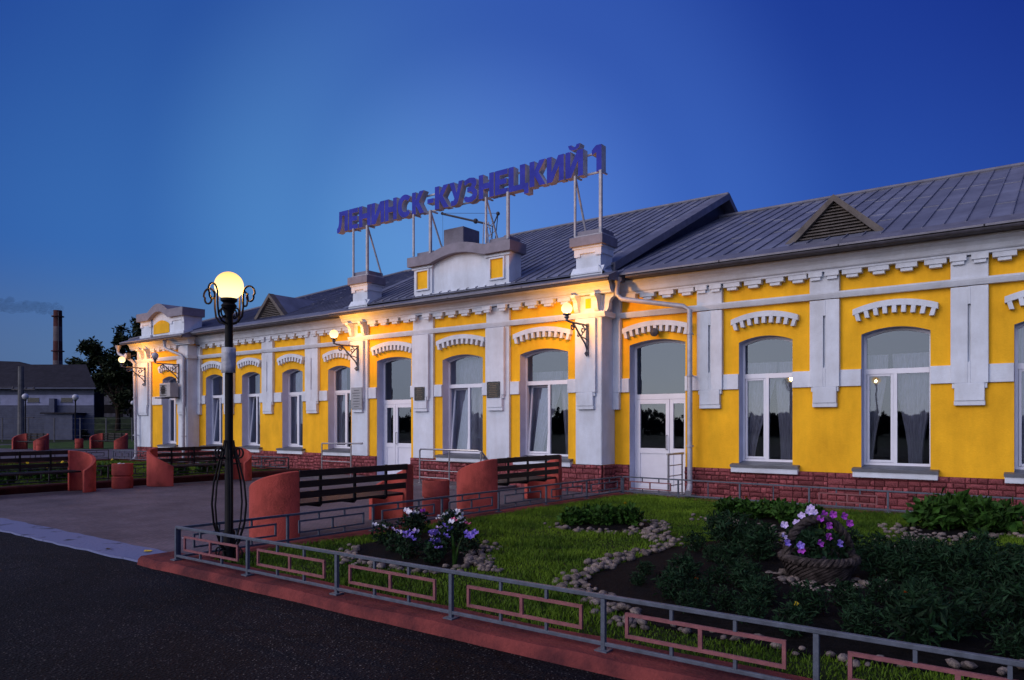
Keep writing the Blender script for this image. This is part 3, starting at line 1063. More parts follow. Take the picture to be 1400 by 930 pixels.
def hood(xa, xb, y, teeth=9, zc=3.86):
    """arched label mould with teeth over an opening"""
    h = MB()
    e = .13
    a, b = xa - e, xb + e
    n = 14
    drop, th = .13, .11
    xc, hw = (a + b) / 2, (b - a) / 2
    Zt = lambda x: zc - drop * ((x - xc) / hw) ** 2
    y0, y1 = y - .12, y + .02
    top = [(a + (b - a) * i / n) for i in range(n + 1)]
    vs = [(x, yy, Zt(x) - dz) for yy in (y0, y1) for dz in (0, th) for x in top]
    m = n + 1
    fs = []
    for i in range(n):
        fs += [(i, i + 1, m + i + 1, m + i), (2 * m + i, 3 * m + i, 3 * m + i + 1, 2 * m + i + 1), (i, 2 * m + i, 2 * m + i + 1, i + 1), (m + i, m + i + 1, 3 * m + i + 1, 3 * m + i)]
    fs += [(0, m, 3 * m, 2 * m), (n, 2 * m + n, 3 * m + n, m + n)]
    h.add(vs, fs)
    for k in range(teeth):
        x = a + .06 + (b - a - .12) * k / (teeth - 1)
        sl = 2 * drop * (x - xc) / hw ** 2
        zt = Zt(x) - th + .02
        w, ln = .036, .15
        sx = -sl * .8
        h.add([(x - w, y0 + .004, zt), (x + w, y0 + .004, zt), (x + w + sx * ln, y0 + .004, zt - ln), (x - w + sx * ln, y0 + .004, zt - ln),
               (x - w, y1, zt), (x + w, y1, zt), (x + w + sx * ln, y1, zt - ln), (x - w + sx * ln, y1, zt - ln)],
              [(0, 1, 2, 3), (4, 7, 6, 5), (0, 3, 7, 4), (1, 5, 6, 2), (3, 2, 6, 7), (0, 4, 5, 1)])
    part('window_hood', h, M['white'])


for a, b in win_R + win_L:
    hood(a, b, YR)
hood(*door_R, YR, 11, 3.87)
for a, b in win_C:
    hood(a, b, YC, 10, 3.88)
hood(*door_C, YC, 11, 3.87)
hood(*win_E[0], YL, 8)

dent = MB().box(-.172, .172, -.145, .02, .06, .15)
dent.box(-.098, .098, -.118, .018, 0, .0595)
dent_me = dent.mesh('dentil', M['white'])
cap_me = MB().box(-.125, .125, -.175, -.09, .06, .15).box(-.09, .09, -.15, -.09, .0, .0595).mesh('dentil', M['white'])


def dentils(blocks, x0, x1, y):
    x = x0
    for a, b in sorted(blocks) + [(x1, x1)]:
        gap = a - x
        if gap > .5:
            n = max(1, round(gap / .43))
            st = gap / n
            for k in range(n):
                share('dentil', dent_me, ST, Vector((x + st * (k + .5), y, 4.352)) - ST.location)
        if b > a:
            for s in (a + .12, b - .12):
                share('dentil', cap_me, ST, Vector((s, y - (.06 if y < YR else 0), 4.352)) - ST.location)
        x = max(x, b)


dentils(pil_R, -8.03, XE, YR)
dentils(pil_L, XL1 + .22, XC0 - .2, YR)
dentils(pil_C[1:3], -15.9, -8.95, YC)
dentils([], -28.5, -26.5, YL)

# cornice
prof = [(.03, 4.50), (-.16, 4.50), (-.16, 4.535), (-.19, 4.55), (-.205, 4.57), (-.225, 4.64), (-.26, 4.70), (-.31, 4.735), (-.33, 4.738), (-.33, 4.785), (-.03, 4.785), (.03, 4.785)]
for a, b, y in runs:
    c = MB()
    e = .30 if y < YR else -.02
    c.prism([(y + d, z) for d, z in prof], 'x', a - e, b + e)
    part('cornice', c, M['white'])
for x, y in ((XC1, YC), (XL1, YL)):
    c = MB()
    c.prism([(x - d, z - .003) for d, z in prof], 'y', y + .02, YR - .34)
    part('cornice', c, M['white'])
c = MB()
c.prism([(XC0 + d, z - .003) for d, z in prof], 'y', YC + .02, YR - .34)
part('cornice', c, M['white'])
# S-shaped consoles with a small yellow panel between them at the block corners
def console(xa, xb, y, side=0):
    pf = [(0, 4.50), (-.27, 4.50), (-.27, 4.44), (-.20, 4.40), (-.155, 4.33), (-.15, 4.26), (-.13, 4.18), (-.09, 4.12), (0, 4.11)]
    for x0 in (xa + .02, xb - .13):
        part('console', MB().prism([(y - .06 + d, z - .004) for d, z in pf], 'x', x0, x0 + .11), M['white'])
    part('inset_panel', MB().box((xa + xb) / 2 - .07, (xa + xb) / 2 + .07, y - .078, y - .06, 4.20, 4.42), M['yellow'])


console(*pil_C[0], YC)
console(*pil_C[3], YC)
console(-29.2, -28.6, YL)
pf = [(0, 4.50), (.27, 4.50), (.27, 4.44), (.20, 4.40), (.155, 4.33), (.15, 4.26), (.13, 4.18), (.09, 4.12), (0, 4.11)]
part('console', MB().prism([(XC1 + d + .01, z - .006) for d, z in pf], 'y', YC + .0, YC + .12), M['white'])

# ---- roof
YE, ZE, YRIDGE, ZRIDGE = 14.42, 4.90, 22.0, 7.93
SL = (ZRIDGE - ZE) / (YRIDGE - YE)
zr = lambda y, dz=0: ZE + (y - YE) * SL + dz
rf = MB()
XH = XL0 - .4
hx = XH + (YRIDGE - 14.0)
xr_ = XE + .4
rf.add([(XH, YE, ZE), (xr_, YE, ZE), (xr_, YRIDGE, ZRIDGE), (hx, YRIDGE, ZRIDGE), (XH, 29.6, ZE), (xr_, 29.6, ZE)],
       [(0, 1, 2, 3), (4, 3, 2, 5), (0, 3, 4)])
# lower aprons over the centre and left blocks
rf.add([(XC0 - .45, 13.93, 4.80), (XC1 + .45, 13.93, 4.80), (XC1 + .45, 15.0, 5.13), (XC0 - .45, 15.0, 5.13)], [(0, 1, 2, 3)])
rf.add([(XH, 14.08, 4.80), (XL1 + .45, 14.08, 4.80), (XL1 + .45, 15.0, 5.13), (XH, 15.0, 5.13)], [(0, 1, 2, 3)])
for xx, ya, yb in ((XC0 - .45, 13.93, 15.0), (XC1 + .45, 13.93, 15.0), (XL1 + .45, 14.08, 15.0)):
    rf.add([(xx, ya, 4.70), (xx, yb, 4.78), (xx, yb, 5.13), (xx, ya, 4.80)], [(0, 1, 2, 3)])
RF = part('roof', rf, M['roof'], fix=False)
iv = RF.matrix_parent_inverse


def panel(x0, x1, ya, yb, zf, ytop=None, parent=RF):
    """one standing-seam sheet; zf(y) gives its height, ytop the top at its right edge"""
    p = MB()
    yt2 = yb if ytop is None else ytop
    t = .012
    vs = [(x0, ya, zf(ya) + t), (x1, ya, zf(ya) + t), (x1, yt2, zf(yt2) + t), (x0, yb, zf(yb) + t)]
    p.add(vs, [(0, 1, 2, 3)])
    s = .015
    p.add([(x0, ya, zf(ya) + t), (x0 + s, ya, zf(ya) + t), (x0 + s, ya, zf(ya) + t + .030), (x0, ya, zf(ya) + t + .030),
           (x0, yb, zf(yb) + t), (x0 + s, yb, zf(yb) + t), (x0 + s, yb, zf(yb) + t + .030), (x0, yb, zf(yb) + t + .030)],
          [(0, 1, 2, 3), (3, 2, 6, 7), (0, 3, 7, 4), (1, 5, 6, 2), (4, 7, 6, 5)])
    k = rnd.uniform(.2, .4)
    while k < .95:                                # flat cross seams
        y = ya + (yb - ya) * k
        if y < min(yb, yt2) - .1:
            p.add([(x0 + s, y, zf(y) + t + .001), (x1, y, zf(y) + t + .001), (x1, y + .05, zf(y + .05) + t + .001), (x0 + s, y + .05, zf(y + .05) + t + .001),
                   (x0 + s, y, zf(y) + t + .012), (x1, y, zf(y) + t + .012), (x1, y + .05, zf(y + .05) + t + .006), (x0 + s, y + .05, zf(y + .05) + t + .006)],
                  [(4, 5, 6, 7), (0, 1, 5, 4)])
        k += rnd.uniform(.28, .42)
    p.build('roof_panel', M['roof'], parent, fix=False)


DORM = [(-3.50, .82), (-21.75, .80)]
PW = .33
x = XC1 + .35
while x < xr_ - .1:
    panel(x, x + PW, YE + .32, YRIDGE, lambda y: zr(y))
    x += PW
x = XC0 - .35
while x > XH + .6:
    x -= PW
    top = lambda xx: min(YRIDGE, YE + .0 + (xx - XH) / (hx - XH) * (YRIDGE - YE))
    a, b = top(x), top(x + PW)
    if a > YE + .45:
        panel(x, x + PW, YE + .32, a, lambda y: zr(y), b)
# raised roof over the centre block, with dark side cheeks
CY0, CZ0 = 14.16, 4.94
CSL = (8.6 - CZ0) / (YRIDGE - CY0)
zc_ = lambda y: CZ0 + (y - CY0) * CSL
XQ0, XQ1 = -16.75, -8.12
q = MB()
q.add([(XQ0, CY0, CZ0), (XQ1, CY0, CZ0), (XQ1, YRIDGE, 8.6), (XQ0, YRIDGE, 8.6), (XQ1, 29, CZ0), (XQ0, 29, CZ0)], [(0, 1, 2, 3), (3, 2, 4, 5)])
CR = part('centre_roof', q, M['roof'], fix=False)
for x0 in (XQ0 + .28, XQ1 - .32):
    c = MB().prism([(CY0 + .1, 4.80), (YRIDGE, 7.9), (29, 4.95), (29, CZ0 - .12), (YRIDGE, 8.47), (CY0 + .1, CZ0 - .06)], 'x', x0, x0 + .04)
    c.build('roof_cheek', M['gutter'], CR)
for x0, x1 in ((XQ0 - .04, XQ0 + .3), (XQ1 - .3, XQ1 + .04)):
    c = MB().prism([(CY0 + .6, CZ0 + .12), (CY0 + .6, CZ0 + .32), (YRIDGE, 8.6 + .05), (29, CZ0 + .05), (29, CZ0 - .1), (YRIDGE, 8.45)], 'x', x0, x1)
    c.build('roof_verge', M['flash'], CR)
x = XQ0 + .3
while x < XQ1 - .34:
    panel(x, x + .31, CY0 + .1, YRIDGE, zc_, None, CR)
    x += .31
MB().tube([(XQ0, YRIDGE, 8.63), (XQ1, YRIDGE, 8.63)], .06).build('ridge_cap', M['flash'], CR)
MB().tube([(hx, YRIDGE, ZRIDGE + .03), (xr_, YRIDGE, ZRIDGE + .03)], .07).build('ridge_cap', M['flash'], RF)
MB().tube([(XH, YE, ZE + .03), (hx, YRIDGE, ZRIDGE + .03)], .06).build('hip_cap', M['flash'], RF)
# flashing strips along the eaves, in lapped lengths
for a, b, y, z in ((XC1 + .46, xr_, YE, ZE), (XL1 + .46, XC0 - .46, YE, ZE), (XC0 - .45, XC1 + .45, 13.93, 4.80), (XH, XL1 + .45, 14.08, 4.80)):
    n = max(1, int((b - a) / 2.1))
    for k in range(n):
        x0, x1 = a + (b - a) * k / n, a + (b - a) * (k + 1) / n + .02
        sl = SL if z > 4.85 else .31
        e = .002 * (k % 2) + .002
        f = MB().prism([(y - .05, z - .045), (y - .05, z - .012 + e), (y + .36, z + .36 * sl + .03 + e), (y + .37, z + .36 * sl + .018)], 'x', x0, x1)
        f.build('eave_flashing', M['flash'], RF)
for a, b, y, z in ((XC1 + .6, xr_, YE, ZE), (XL1 + .5, XC0 - .5, YE, ZE), (XC0 - .44, XC1 + .44, 13.93, 4.8), (XH, XL1 + .44, 14.08, 4.8)):
    g_ = MB().tube([(a, y + .0, z - .082), (b, y + .0, z - .082)], .036)
    part('gutter', g_, M['gutter'], smooth=True)
    part('soffit', MB().box(a, b, y + .0, y + .30, z - .112 + (.1 if z < 4.85 else 0), z - .10 + (.1 if z < 4.85 else 0)), M['gutter'])


def dormer(x, hw):
    y0, zb, h = 15.25, 5.24, .74
    yb = y0 + h / SL + .35
    d = MB()
    zt = zb + h
    d.add([(x - hw, y0, zb), (x, y0, zt), (x + hw, y0, zb), (x, yb, zt), (x - hw, y0 + .3, zb + .1), (x + hw, y0 + .3, zb + .1)], [(0, 1, 3), (1, 2, 3)])
    e = .07
    dm = part('dormer', d, M['roof'], fix=False)
    for s in (-1, 1):
        f = MB()
        f.add([(x + s * (hw + .12), y0 - .10, zb - .05), (x, y0 - .10, zt + .07), (x, y0 - .10, zt - .06), (x + s * (hw - .06), y0 - .10, zb - .05),
               (x + s * (hw + .12), yb if False else y0 + .12, zb - .05), (x, y0 + .12, zt + .07), (x, y0 + .12, zt - .06), (x + s * (hw - .06), y0 + .12, zb - .05)],
              [(0, 1, 2, 3), (4, 7, 6, 5), (0, 4, 5, 1), (3, 2, 6, 7), (0, 3, 7, 4)])
        f.build('verge_board', M['louvre'], dm)
        rp = MB().add([(x + s * (hw + .1), y0 + .1, zb - .02), (x, y0 + .1, zt + .062), (x, yb + .1, zt + .062), (x + s * (hw + .1), y0 + .45, zb + .1)], [(0, 1, 2, 3)])
        rp.build('dormer_sheet', M['roof'], dm, fix=False)
    MB().add([(x - hw + .05, y0 + .05, zb), (x + hw - .05, y0 + .05, zb), (x, y0 + .05, zt - .05)], [(0, 1, 2)]).build('backing', M['gutter'], dm, fix=False)
    n = 11
    for k in range(n):
        z = zb + h * .90 * (k + .3) / n
        w = (hw - .1) * (1 - (z + .05 - zb) / h)
        if w > .04:
            s = MB()
            s.add([(x - w, y0 - .03, z), (x + w, y0 - .03, z), (x + w, y0 + .04, z + .045), (x - w, y0 + .04, z + .045),
                   (x - w, y0 - .03, z + .012), (x + w, y0 - .03, z + .012), (x + w, y0 + .04, z + .057), (x - w, y0 + .04, z + .057)],
                  [(0, 1, 5, 4), (4, 5, 6, 7), (0, 3, 2, 1), (0, 4, 7, 3), (1, 2, 6, 5)])
            s.build('slat', M['louvre'], dm)


for x, hw in DORM:
    dormer(x, hw)

# ---- parapet and piers over the centre
def pier(xa, xb, ya, yb):
    p = MB()
    p.box(xa, xb, ya, yb, 4.93, 5.55)
    p.prism([(ya - .09, 4.88), (ya - .09, 4.98), (ya + .01, 5.12), (ya + .02, 5.12), (ya + .02, 4.88)], 'x', xa - .09, xb + .09)
    p.prism([(xb + .09, 4.90), (xb + .09, 4.98), (xb - .01, 5.118), (xb - .02, 5.118), (xb - .02, 4.90)], 'y', ya - .088, yb)
    w = xb - xa
    for s0, s1 in ((xa - .03, xa + .12), (xb - .12, xb + .03)):
        p.box(s0, s1, ya - .035, ya + .02, 5.36, 5.50)
    p.box(xa - .032, xb + .032, ya - .037, ya + .02, 5.43, 5.56)
    p.box(xb - .02, xb + .035, ya - .036, yb, 5.40, 5.557)
    p.box(xa - .06, xb + .06, ya - .065, yb + .03, 5.54, 5.585)
    pr = part('parapet_pier', p, M['white'])
    MB().box(xa - .11, xb + .11, ya - .12, yb + .06, 5.585, 5.80).build('pier_cap', M['cap'], pr, bevel=.012)
    MB().box(xa + .02, xb + .03, ya + .02, yb + .02, 5.80, 5.95).build('cap_box', M['cap'], pr)
    fr = MB()
    fr.box(xa - .03, xb + .06, ya - .035, ya - .003, 5.80, 5.84)
    fr.box(xb + .03, xb + .062, ya - .002, yb + .03, 5.80, 5.84)
    fr.build('base_frame', M['post'], pr)


pier(-16.41, -15.80, 14.27, 14.82)
pier(-8.82, -8.18, 14.27, 14.80)
p = MB()
PX0, PX1, PY0, PY1 = -13.98, -10.76, 14.30, 14.80
p.box(PX0 + .66, PX1 - .72, PY0 + .05, PY1, 4.93, 5.82)
p.box(PX0, PX0 + .66, PY0, PY1, 4.93, 5.80)
p.box(PX1 - .72, PX1, PY0, PY1, 4.93, 5.80)
n = 14
xs = [PX0 + .66 + (PX1 - PX0 - 1.38) * i / n for i in range(n + 1)]
hump = lambda x: .17 * max(0, math.sin(math.pi * (x - PX0 - .66) / (PX1 - PX0 - 1.38)))
p.prism([(xs[0], 5.81)] + [(x, 5.812 + hump(x)) for x in xs] + [(xs[-1], 5.81)], 'y', PY0 + .052, PY1 - .002)
p.prism([(PY0 - .05, 4.88), (PY0 - .05, 4.95), (PY0 + .0, 5.03), (PY0 + .04, 5.03), (PY0 + .04, 4.88)], 'x', PX0 - .03, PX1 + .05)
p.prism([(PY0 - .05, 5.72), (PY0 - .02, 5.79), (PY0 + .03, 5.79), (PY0 + .03, 5.72)], 'x', PX0 - .05, PX0 + .69)
p.prism([(PY0 - .05, 5.72), (PY0 - .02, 5.79), (PY0 + .03, 5.79), (PY0 + .03, 5.72)], 'x', PX1 - .75, PX1 + .05)
PP = part('parapet', p, M['white'])
cp = MB()
poly_b = [(PX0 - .14, 5.80), (PX0 + .68, 5.80)] + [(x, 5.80 + hump(x)) for x in xs[1:-1]] + [(PX1 - .70, 5.80), (PX1 + .12, 5.80)]
poly_t = [(x, z + .25) for x, z in poly_b]
m_ = len(poly_b)
y0, y1 = PY0 - .13, PY1 + .06
cp.add([(x, y0, z) for x, z in poly_b] + [(x, y0, z) for x, z in poly_t] + [(x, y1, z) for x, z in poly_b] + [(x, y1, z) for x, z in poly_t],
       sum([[(i, i + 1, m_ + i + 1, m_ + i), (m_ + i, m_ + i + 1, 3 * m_ + i + 1, 3 * m_ + i), (i, 2 * m_ + i, 2 * m_ + i + 1, i + 1), (2 * m_ + i, 3 * m_ + i, 3 * m_ + i + 1, 2 * m_ + i + 1)] for i in range(m_ - 1)], [])
       + [(0, m_, 3 * m_, 2 * m_), (m_ - 1, 3 * m_ - 1, 4 * m_ - 1, 2 * m_ - 1)])
cp.build('parapet_cap', M['cap'], PP)
for a, b in ((PX0, PX0 + .66), (PX1 - .72, PX1)):
    xc = (a + b) / 2
    MB().box(xc - .20, xc + .20, PY0 - .006, PY0 + .01, 5.18, 5.66).build('yellow_inset', M['yellow'], PP)
    f = MB()
    for x0, x1, z0, z1 in ((xc - .24, xc - .20, 5.14, 5.70), (xc + .20, xc + .24, 5.14, 5.70), (xc - .20, xc + .20, 5.14, 5.18), (xc - .20, xc + .20, 5.66, 5.70)):
        f.box(x0, x1, PY0 - .045, PY0 + .01, z0, z1)
    f.build('inset_frame', M['white'], PP)
    MB().box(a + .06, b - .02, PY0 + .06, PY1, 6.05, 6.19).build('cap_box', M['cap'], PP)
    f = MB().box(a, b + .03, PY0 + .0, PY0 + .034, 6.05, 6.09)
    f.box(b - .002, b + .03, PY0 + .036, PY1, 6.05, 6.09)
    f.build('base_frame', M['post'], PP)
vb = MB().box(-13.72, -13.0, 15.2, 15.9, 5.5, 6.97)
part('vent_box', vb, M['cap'], bevel=.015)

# ---- arched parapet over the left end
p = MB()
LX0, LX1, LY0, LY1 = -29.0, -25.85, 14.40, 15.1
p.box(LX0 + .75, LX1 - .95, LY0 + .04, LY1, 4.9, 5.75)
for a, b in ((LX0, LX0 + .75), (LX1 - .95, LX1)):
    p.box(a, b, LY0, LY1, 4.9, 5.56)
    p.box(a - .02, b + .02, LY0 - .03, LY1, 5.42, 5.56)
    for s0, s1 in ((a - .04, a + .14), (b - .14, b + .04)):
        p.box(s0, s1, LY0 - .028, LY0 + .02, 5.32, 5.42)
    p.box(a - .05, b + .05, LY0 - .05, LY1, 4.88, 5.0)
xs = [LX0 + .75 + (LX1 - LX0 - 1.7) * i / n for i in range(n + 1)]
hump2 = lambda x: .26 * max(0, math.sin(math.pi * (x - xs[0]) / (xs[-1] - xs[0])))
p.prism([(xs[0], 5.6)] + [(x, 5.62 + hump2(x)) for x in xs] + [(xs[-1], 5.6)], 'y', LY0 + .042, LY1)
LP = part('parapet', p, M['white'])
xa, xb = xs[0] + .15, xs[-1] - .15
pts = [(xa, 5.02), (xb, 5.02)] + [(xb - (xb - xa) * i / 12, 5.36 + .16 * math.sin(math.pi * i / 12)) for i in range(13)]
MB().prism(pts, 'y', LY0 + .015, LY0 + .06).build('yellow_inset', M['yellow'], LP)
cp = MB()
poly_b = [(LX0 - .14, 5.56), (LX0 + .72, 5.56)] + [(x, 5.58 + hump2(x)) for x in xs[1:-1]] + [(LX1 - .92, 5.56), (LX1 + .13, 5.56)]
poly_t = [(x, z + .30) for x, z in poly_b]
m_ = len(poly_b)
y0, y1 = LY0 - .14, LY1 + .05
cp.add([(x, y0, z) for x, z in poly_b] + [(x, y0, z) for x, z in poly_t] + [(x, y1, z) for x, z in poly_b] + [(x, y1, z) for x, z in poly_t],
       sum([[(i, i + 1, m_ + i + 1, m_ + i), (m_ + i, m_ + i + 1, 3 * m_ + i + 1, 3 * m_ + i), (i, 2 * m_ + i, 2 * m_ + i + 1, i + 1), (2 * m_ + i, 3 * m_ + i, 3 * m_ + i + 1, 2 * m_ + i + 1)] for i in range(m_ - 1)], [])
       + [(0, m_, 3 * m_, 2 * m_), (m_ - 1, 3 * m_ - 1, 4 * m_ - 1, 2 * m_ - 1)])
cp.build('parapet_cap', M['cap'], LP)


# ---- downpipes
def downpipe(pts, funnel, r=.055):
    d = MB().tube(pts, r, 10)
    d.lathe([(r, -.12), (r + .005, -.05), (.10, .05), (.115, .12), (.10, .12), (.05, .0)], 12, funnel)
    o = part('downpipe', d, M['zinc'], smooth=True)
    x, y, z = pts[-1]
    for zz in (1.1, 2.6, 3.5):
        b = MB()
        b.lathe([(r + .004, -.02), (r + .012, -.02), (r + .012, .02), (r + .004, .02)], 10, (pts[-2][0] + (x - pts[-2][0]) * .3, pts[-2][1], zz))
        b.box(pts[-2][0] - .01, pts[-2][0] + .01, pts[-2][1] + r, pts[-2][1] + r + .14, zz - .015, zz + .015)
        b.build('pipe_bracket', M['zinc'], o)
    s = MB().tube([(x, y, z + .02), (x + .01, y - .06, z - .10), (x + .01, y - .12, z - .14)], [r + .008, r + .012, r + .02], 10)
    s.build('spout', M['zinc'], o, smooth=True)


downpipe([(-7.85, 14.42, 4.75), (-7.85, 14.42, 4.45), (-7.75, 14.45, 4.34), (-6.42, 14.72, 4.09), (-6.28, 14.74, 4.0), (-6.28, 14.75, .25)], (-7.85, 14.42, 4.70))
downpipe([(-26.9, 14.22, 4.70), (-26.9, 14.22, 4.45), (-26.8, 14.24, 4.36), (-26.0, 14.38, 4.1), (-25.93, 14.42, 4.0), (-25.93, 14.42, .25)], (-26.9, 14.22, 4.66))
downpipe([(-30.5, 14.2, 4.65), (-30.5, 14.2, 4.45), (-30.4, 14.2, 4.36), (-29.6, 14.3, 4.08), (-29.5, 14.36, 3.95), (-29.4, 14.38, .25)], (-30.5, 14.2, 4.60))

# ------------------------------------------------------------------ porch slabs and handrails
structure('porch_slab', MB().box(-17.6, -10.6, 13.3, 14.37, -.02, .07), M['slab'], bevel=.01)
structure('porch_slab', MB().box(-8.1, -6.2, 14.03, 15.24, -.02, .06), M['slab'], bevel=.01)


def handrail(label, posts, rails, r=.02, base=.07):
    h = thing('handrail', label, 'handrail', (*posts[0][:2], base), 0, 'steel handrails at the station doors')
    iv_ = Vector(h.location)
    for x, y, z in posts:
        p = MB().tube([(x, y, base), (x, y, z)], r, 8).lathe([(.05, 0), (.05, .012), (.025, .016)], 12, (x, y, base))
        p.v = [tuple(Vector(q) - iv_) for q in p.v]
        p.build('post', M['steel'], h, smooth=True)
    for rr, pts in rails:
        p = MB().tube(pts, rr, 8)
        p.v = [tuple(Vector(q) - iv_) for q in p.v]
        p.build('rail', M['steel'], h, smooth=True)


handrail('long steel handrail with two lower bars beside the ramp right of the left entrance door',
         [(-13.0, 13.5, .9), (-12.0, 13.5, .9), (-11.0, 13.5, .9)],
         [(.022, [(-13.0, 13.5, .88), (-12.97, 13.5, .93), (-11.1, 13.5, .93), (-11.0, 13.54, .9), (-10.95, 13.8, .62)]),
          (.012, [(-13, 13.5, .4), (-11, 13.5, .4)]), (.012, [(-13, 13.5, .65), (-11, 13.5, .65)]), (.012, [(-13, 13.5, .22), (-12, 13.5, .22)])])
handrail('short steel handrail on two posts left of the left entrance door',
         [(-17.0, 13.62, .98), (-15.75, 13.62, .98)],
         [(.022, [(-17.0, 13.62, 1.0), (-15.3, 13.62, 1.03)]), (.03, [(-15.36, 13.62, 1.03), (-15.28, 13.62, 1.03)]), (.012, [(-17, 13.62, .5), (-15.75, 13.62, .5)])])
handrail('small steel handrail with three bars between the right entrance door and the downpipe',
         [(-6.5, 14.15, .92), (-6.5, 14.85, .92)],
         [(.024, [(-6.5, 14.1, .94), (-6.5, 14.92, .94)]), (.012, [(-6.5, 14.15, .7), (-6.5, 14.85, .7)]), (.012, [(-6.5, 14.15, .48), (-6.5, 14.85, .48)]), (.012, [(-6.5, 14.15, .28), (-6.5, 14.85, .28)])], base=.06)

# ------------------------------------------------------------------ roof sign
def arc(cx, cy, rx, ry, a0, a1, n):
    return [(cx + rx * math.cos(R(a0 + (a1 - a0) * i / n)), cy + ry * math.sin(R(a0 + (a1 - a0) * i / n))) for i in range(n + 1)]


I_ = [(0, 0), (0, 1), (.28, 1), (.28, .40), (.68, 1), (1, 1), (1, 0), (.72, 0), (.72, .60), (.32, 0)]
K_ = [(0, 0), (0, 1), (.31, 1), (.31, .62), (.62, 1), (.98, 1), (.57, .53), (1, 0), (.64, 0), (.31, .42), (.31, 0)]
N_ = [(0, 0), (0, 1), (.3, 1), (.3, .62), (.7, .62), (.7, 1), (1, 1), (1, 0), (.7, 0), (.7, .38), (.3, .38), (.3, 0)]
E_ = [(0, 0), (0, 1), (1, 1), (1, .78), (.37, .78), (.37, .62), (.92, .62), (.92, .40), (.37, .40), (.37, .22), (1, .22), (1, 0)]
GL = {
    'Л': [[(0, -.02), (0, .2), (.1, .24), (.18, .45), (.2, 1), (1, 1), (1, 0), (.7, 0), (.7, .77), (.47, .77), (.45, .45), (.36, .14), (.24, .0), (.1, -.03)]],
    'Е': [E_], 'Н': [N_], 'И': [I_], 'К': [K_],
    'С': [arc(.55, .5, .55, .52, 42, 318, 22) + arc(.58, .5, .27, .28, 318, 42, 18)],
    'У': [[(0, 1), (.34, 1), (.55, .5), (.70, 1), (1, 1), (.66, .16), (.56, .04), (.42, -.01), (.12, 0), (.12, .21), (.32, .21), (.38, .29)]],
    'З': [[(0, .80), (.08, .95), (.4, 1.02), (.75, .98), (.94, .86), (.94, .68), (.80, .54), (.97, .42), (1, .25), (.9, .08), (.62, -.02), (.3, -.02), (.04, .06), (0, .2),
           (.12, .27), (.35, .2), (.58, .22), (.66, .32), (.56, .42), (.25, .43), (.25, .62), (.52, .63), (.6, .72), (.52, .79), (.35, .80), (.12, .73)]],
    'Ц': [[(0, 0), (0, 1), (.26, 1), (.26, .22), (.57, .22), (.57, 1), (.83, 1), (.83, .22), (1, .22), (1, -.2), (.78, -.2), (.78, 0)]],
    'Й': [I_, [(.14, 1.24), (.34, 1.24), (.40, 1.15), (.58, 1.15), (.64, 1.24), (.84, 1.24), (.76, 1.09), (.62, 1.03), (.38, 1.03), (.22, 1.09)]],
    '1': [[(0, .66), (0, .84), (.42, 1), (1, 1), (1, 0), (.48, 0), (.48, .74)]],
    '-': [[(0, .34), (0, .54), (1, .54), (1, .34)]],
}
LX = [(-17.14, -16.66), (-16.61, -16.23), (-16.18, -15.69), (-15.66, -15.13), (-15.10, -14.64), (-14.6, -14.1), (-14.05, -13.6), (-13.48, -13.26), (-13.21, -12.72), (-12.7, -12.24),
      (-12.20, -11.76), (-11.71, -11.23), (-11.19, -10.8), (-10.77, -10.17), (-10.14, -9.68), (-9.64, -9.17), (-9.12, -8.65), (-8.42, -8.17)]
SG = thing('roof_sign', 'tall blue block letters on a pipe frame spelling the station name across the roof', 'sign', (-12.6, 14.3, 7.23))
so_ = Vector(SG.location)


def loc_mb(mb, o):
    mb.v = [tuple(Vector(p) - o) for p in mb.v]
    return mb


for ch, (a, b) in zip('ЛЕНИНСК-КУЗНЕЦКИЙ1', LX):
    l = MB()
    for pl in GL[ch]:
        pts = [(a + (b - a) * x, 7.23 + .60 * z) for x, z in pl]
        nn = len(pts)
        y0, y1 = 14.29, 14.49
        l.add([(x, y0, z) for x, z in pts], [tuple(range(nn))], 0)
        l.add([(x, y1, z) for x, z in pts], [tuple(range(nn))[::-1]], 1)
        l.add([(x, y0, z) for x, z in pts] + [(x, y1, z) for x, z in pts], [(i, (i + 1) % nn, nn + (i + 1) % nn, nn + i) for i in range(nn)], 1)
    loc_mb(l, so_).build('letter', [M['sign'], M['signside']], SG)
for z in (7.30, 7.74):
    loc_mb(MB().box(-17.05, -8.2, 14.50, 14.54, z - .02, z + .02), so_).build('frame_rail', M['post'], SG)
caps = {-16.38: 5.84, -15.79: 5.84, -13.96: 6.09, -13.34: 6.09, -11.45: 6.09, -10.76: 6.09, -8.84: 5.84, -8.17: 5.84}
for i, (x, z) in enumerate(caps.items()):
    w = .022 if i % 2 == 0 else .032
    loc_mb(MB().box(x - w, x + w, 14.26 - w, 14.26 + w, z, 7.235), so_).build('post', M['post'], SG)
    loc_mb(MB().box(x - .018, x + .018, 14.28, 14.54, 7.20, 7.232), so_).build('post_arm', M['post'], SG)
for x, z in ((-15.79, 5.84), (-13.34, 6.09), (-11.45, 6.09), (-8.84, 5.84)):
    loc_mb(MB().tube([(x, 14.28, 7.18), (x, 14.83, z)], .026, 6), so_).build('brace', M['post'], SG)

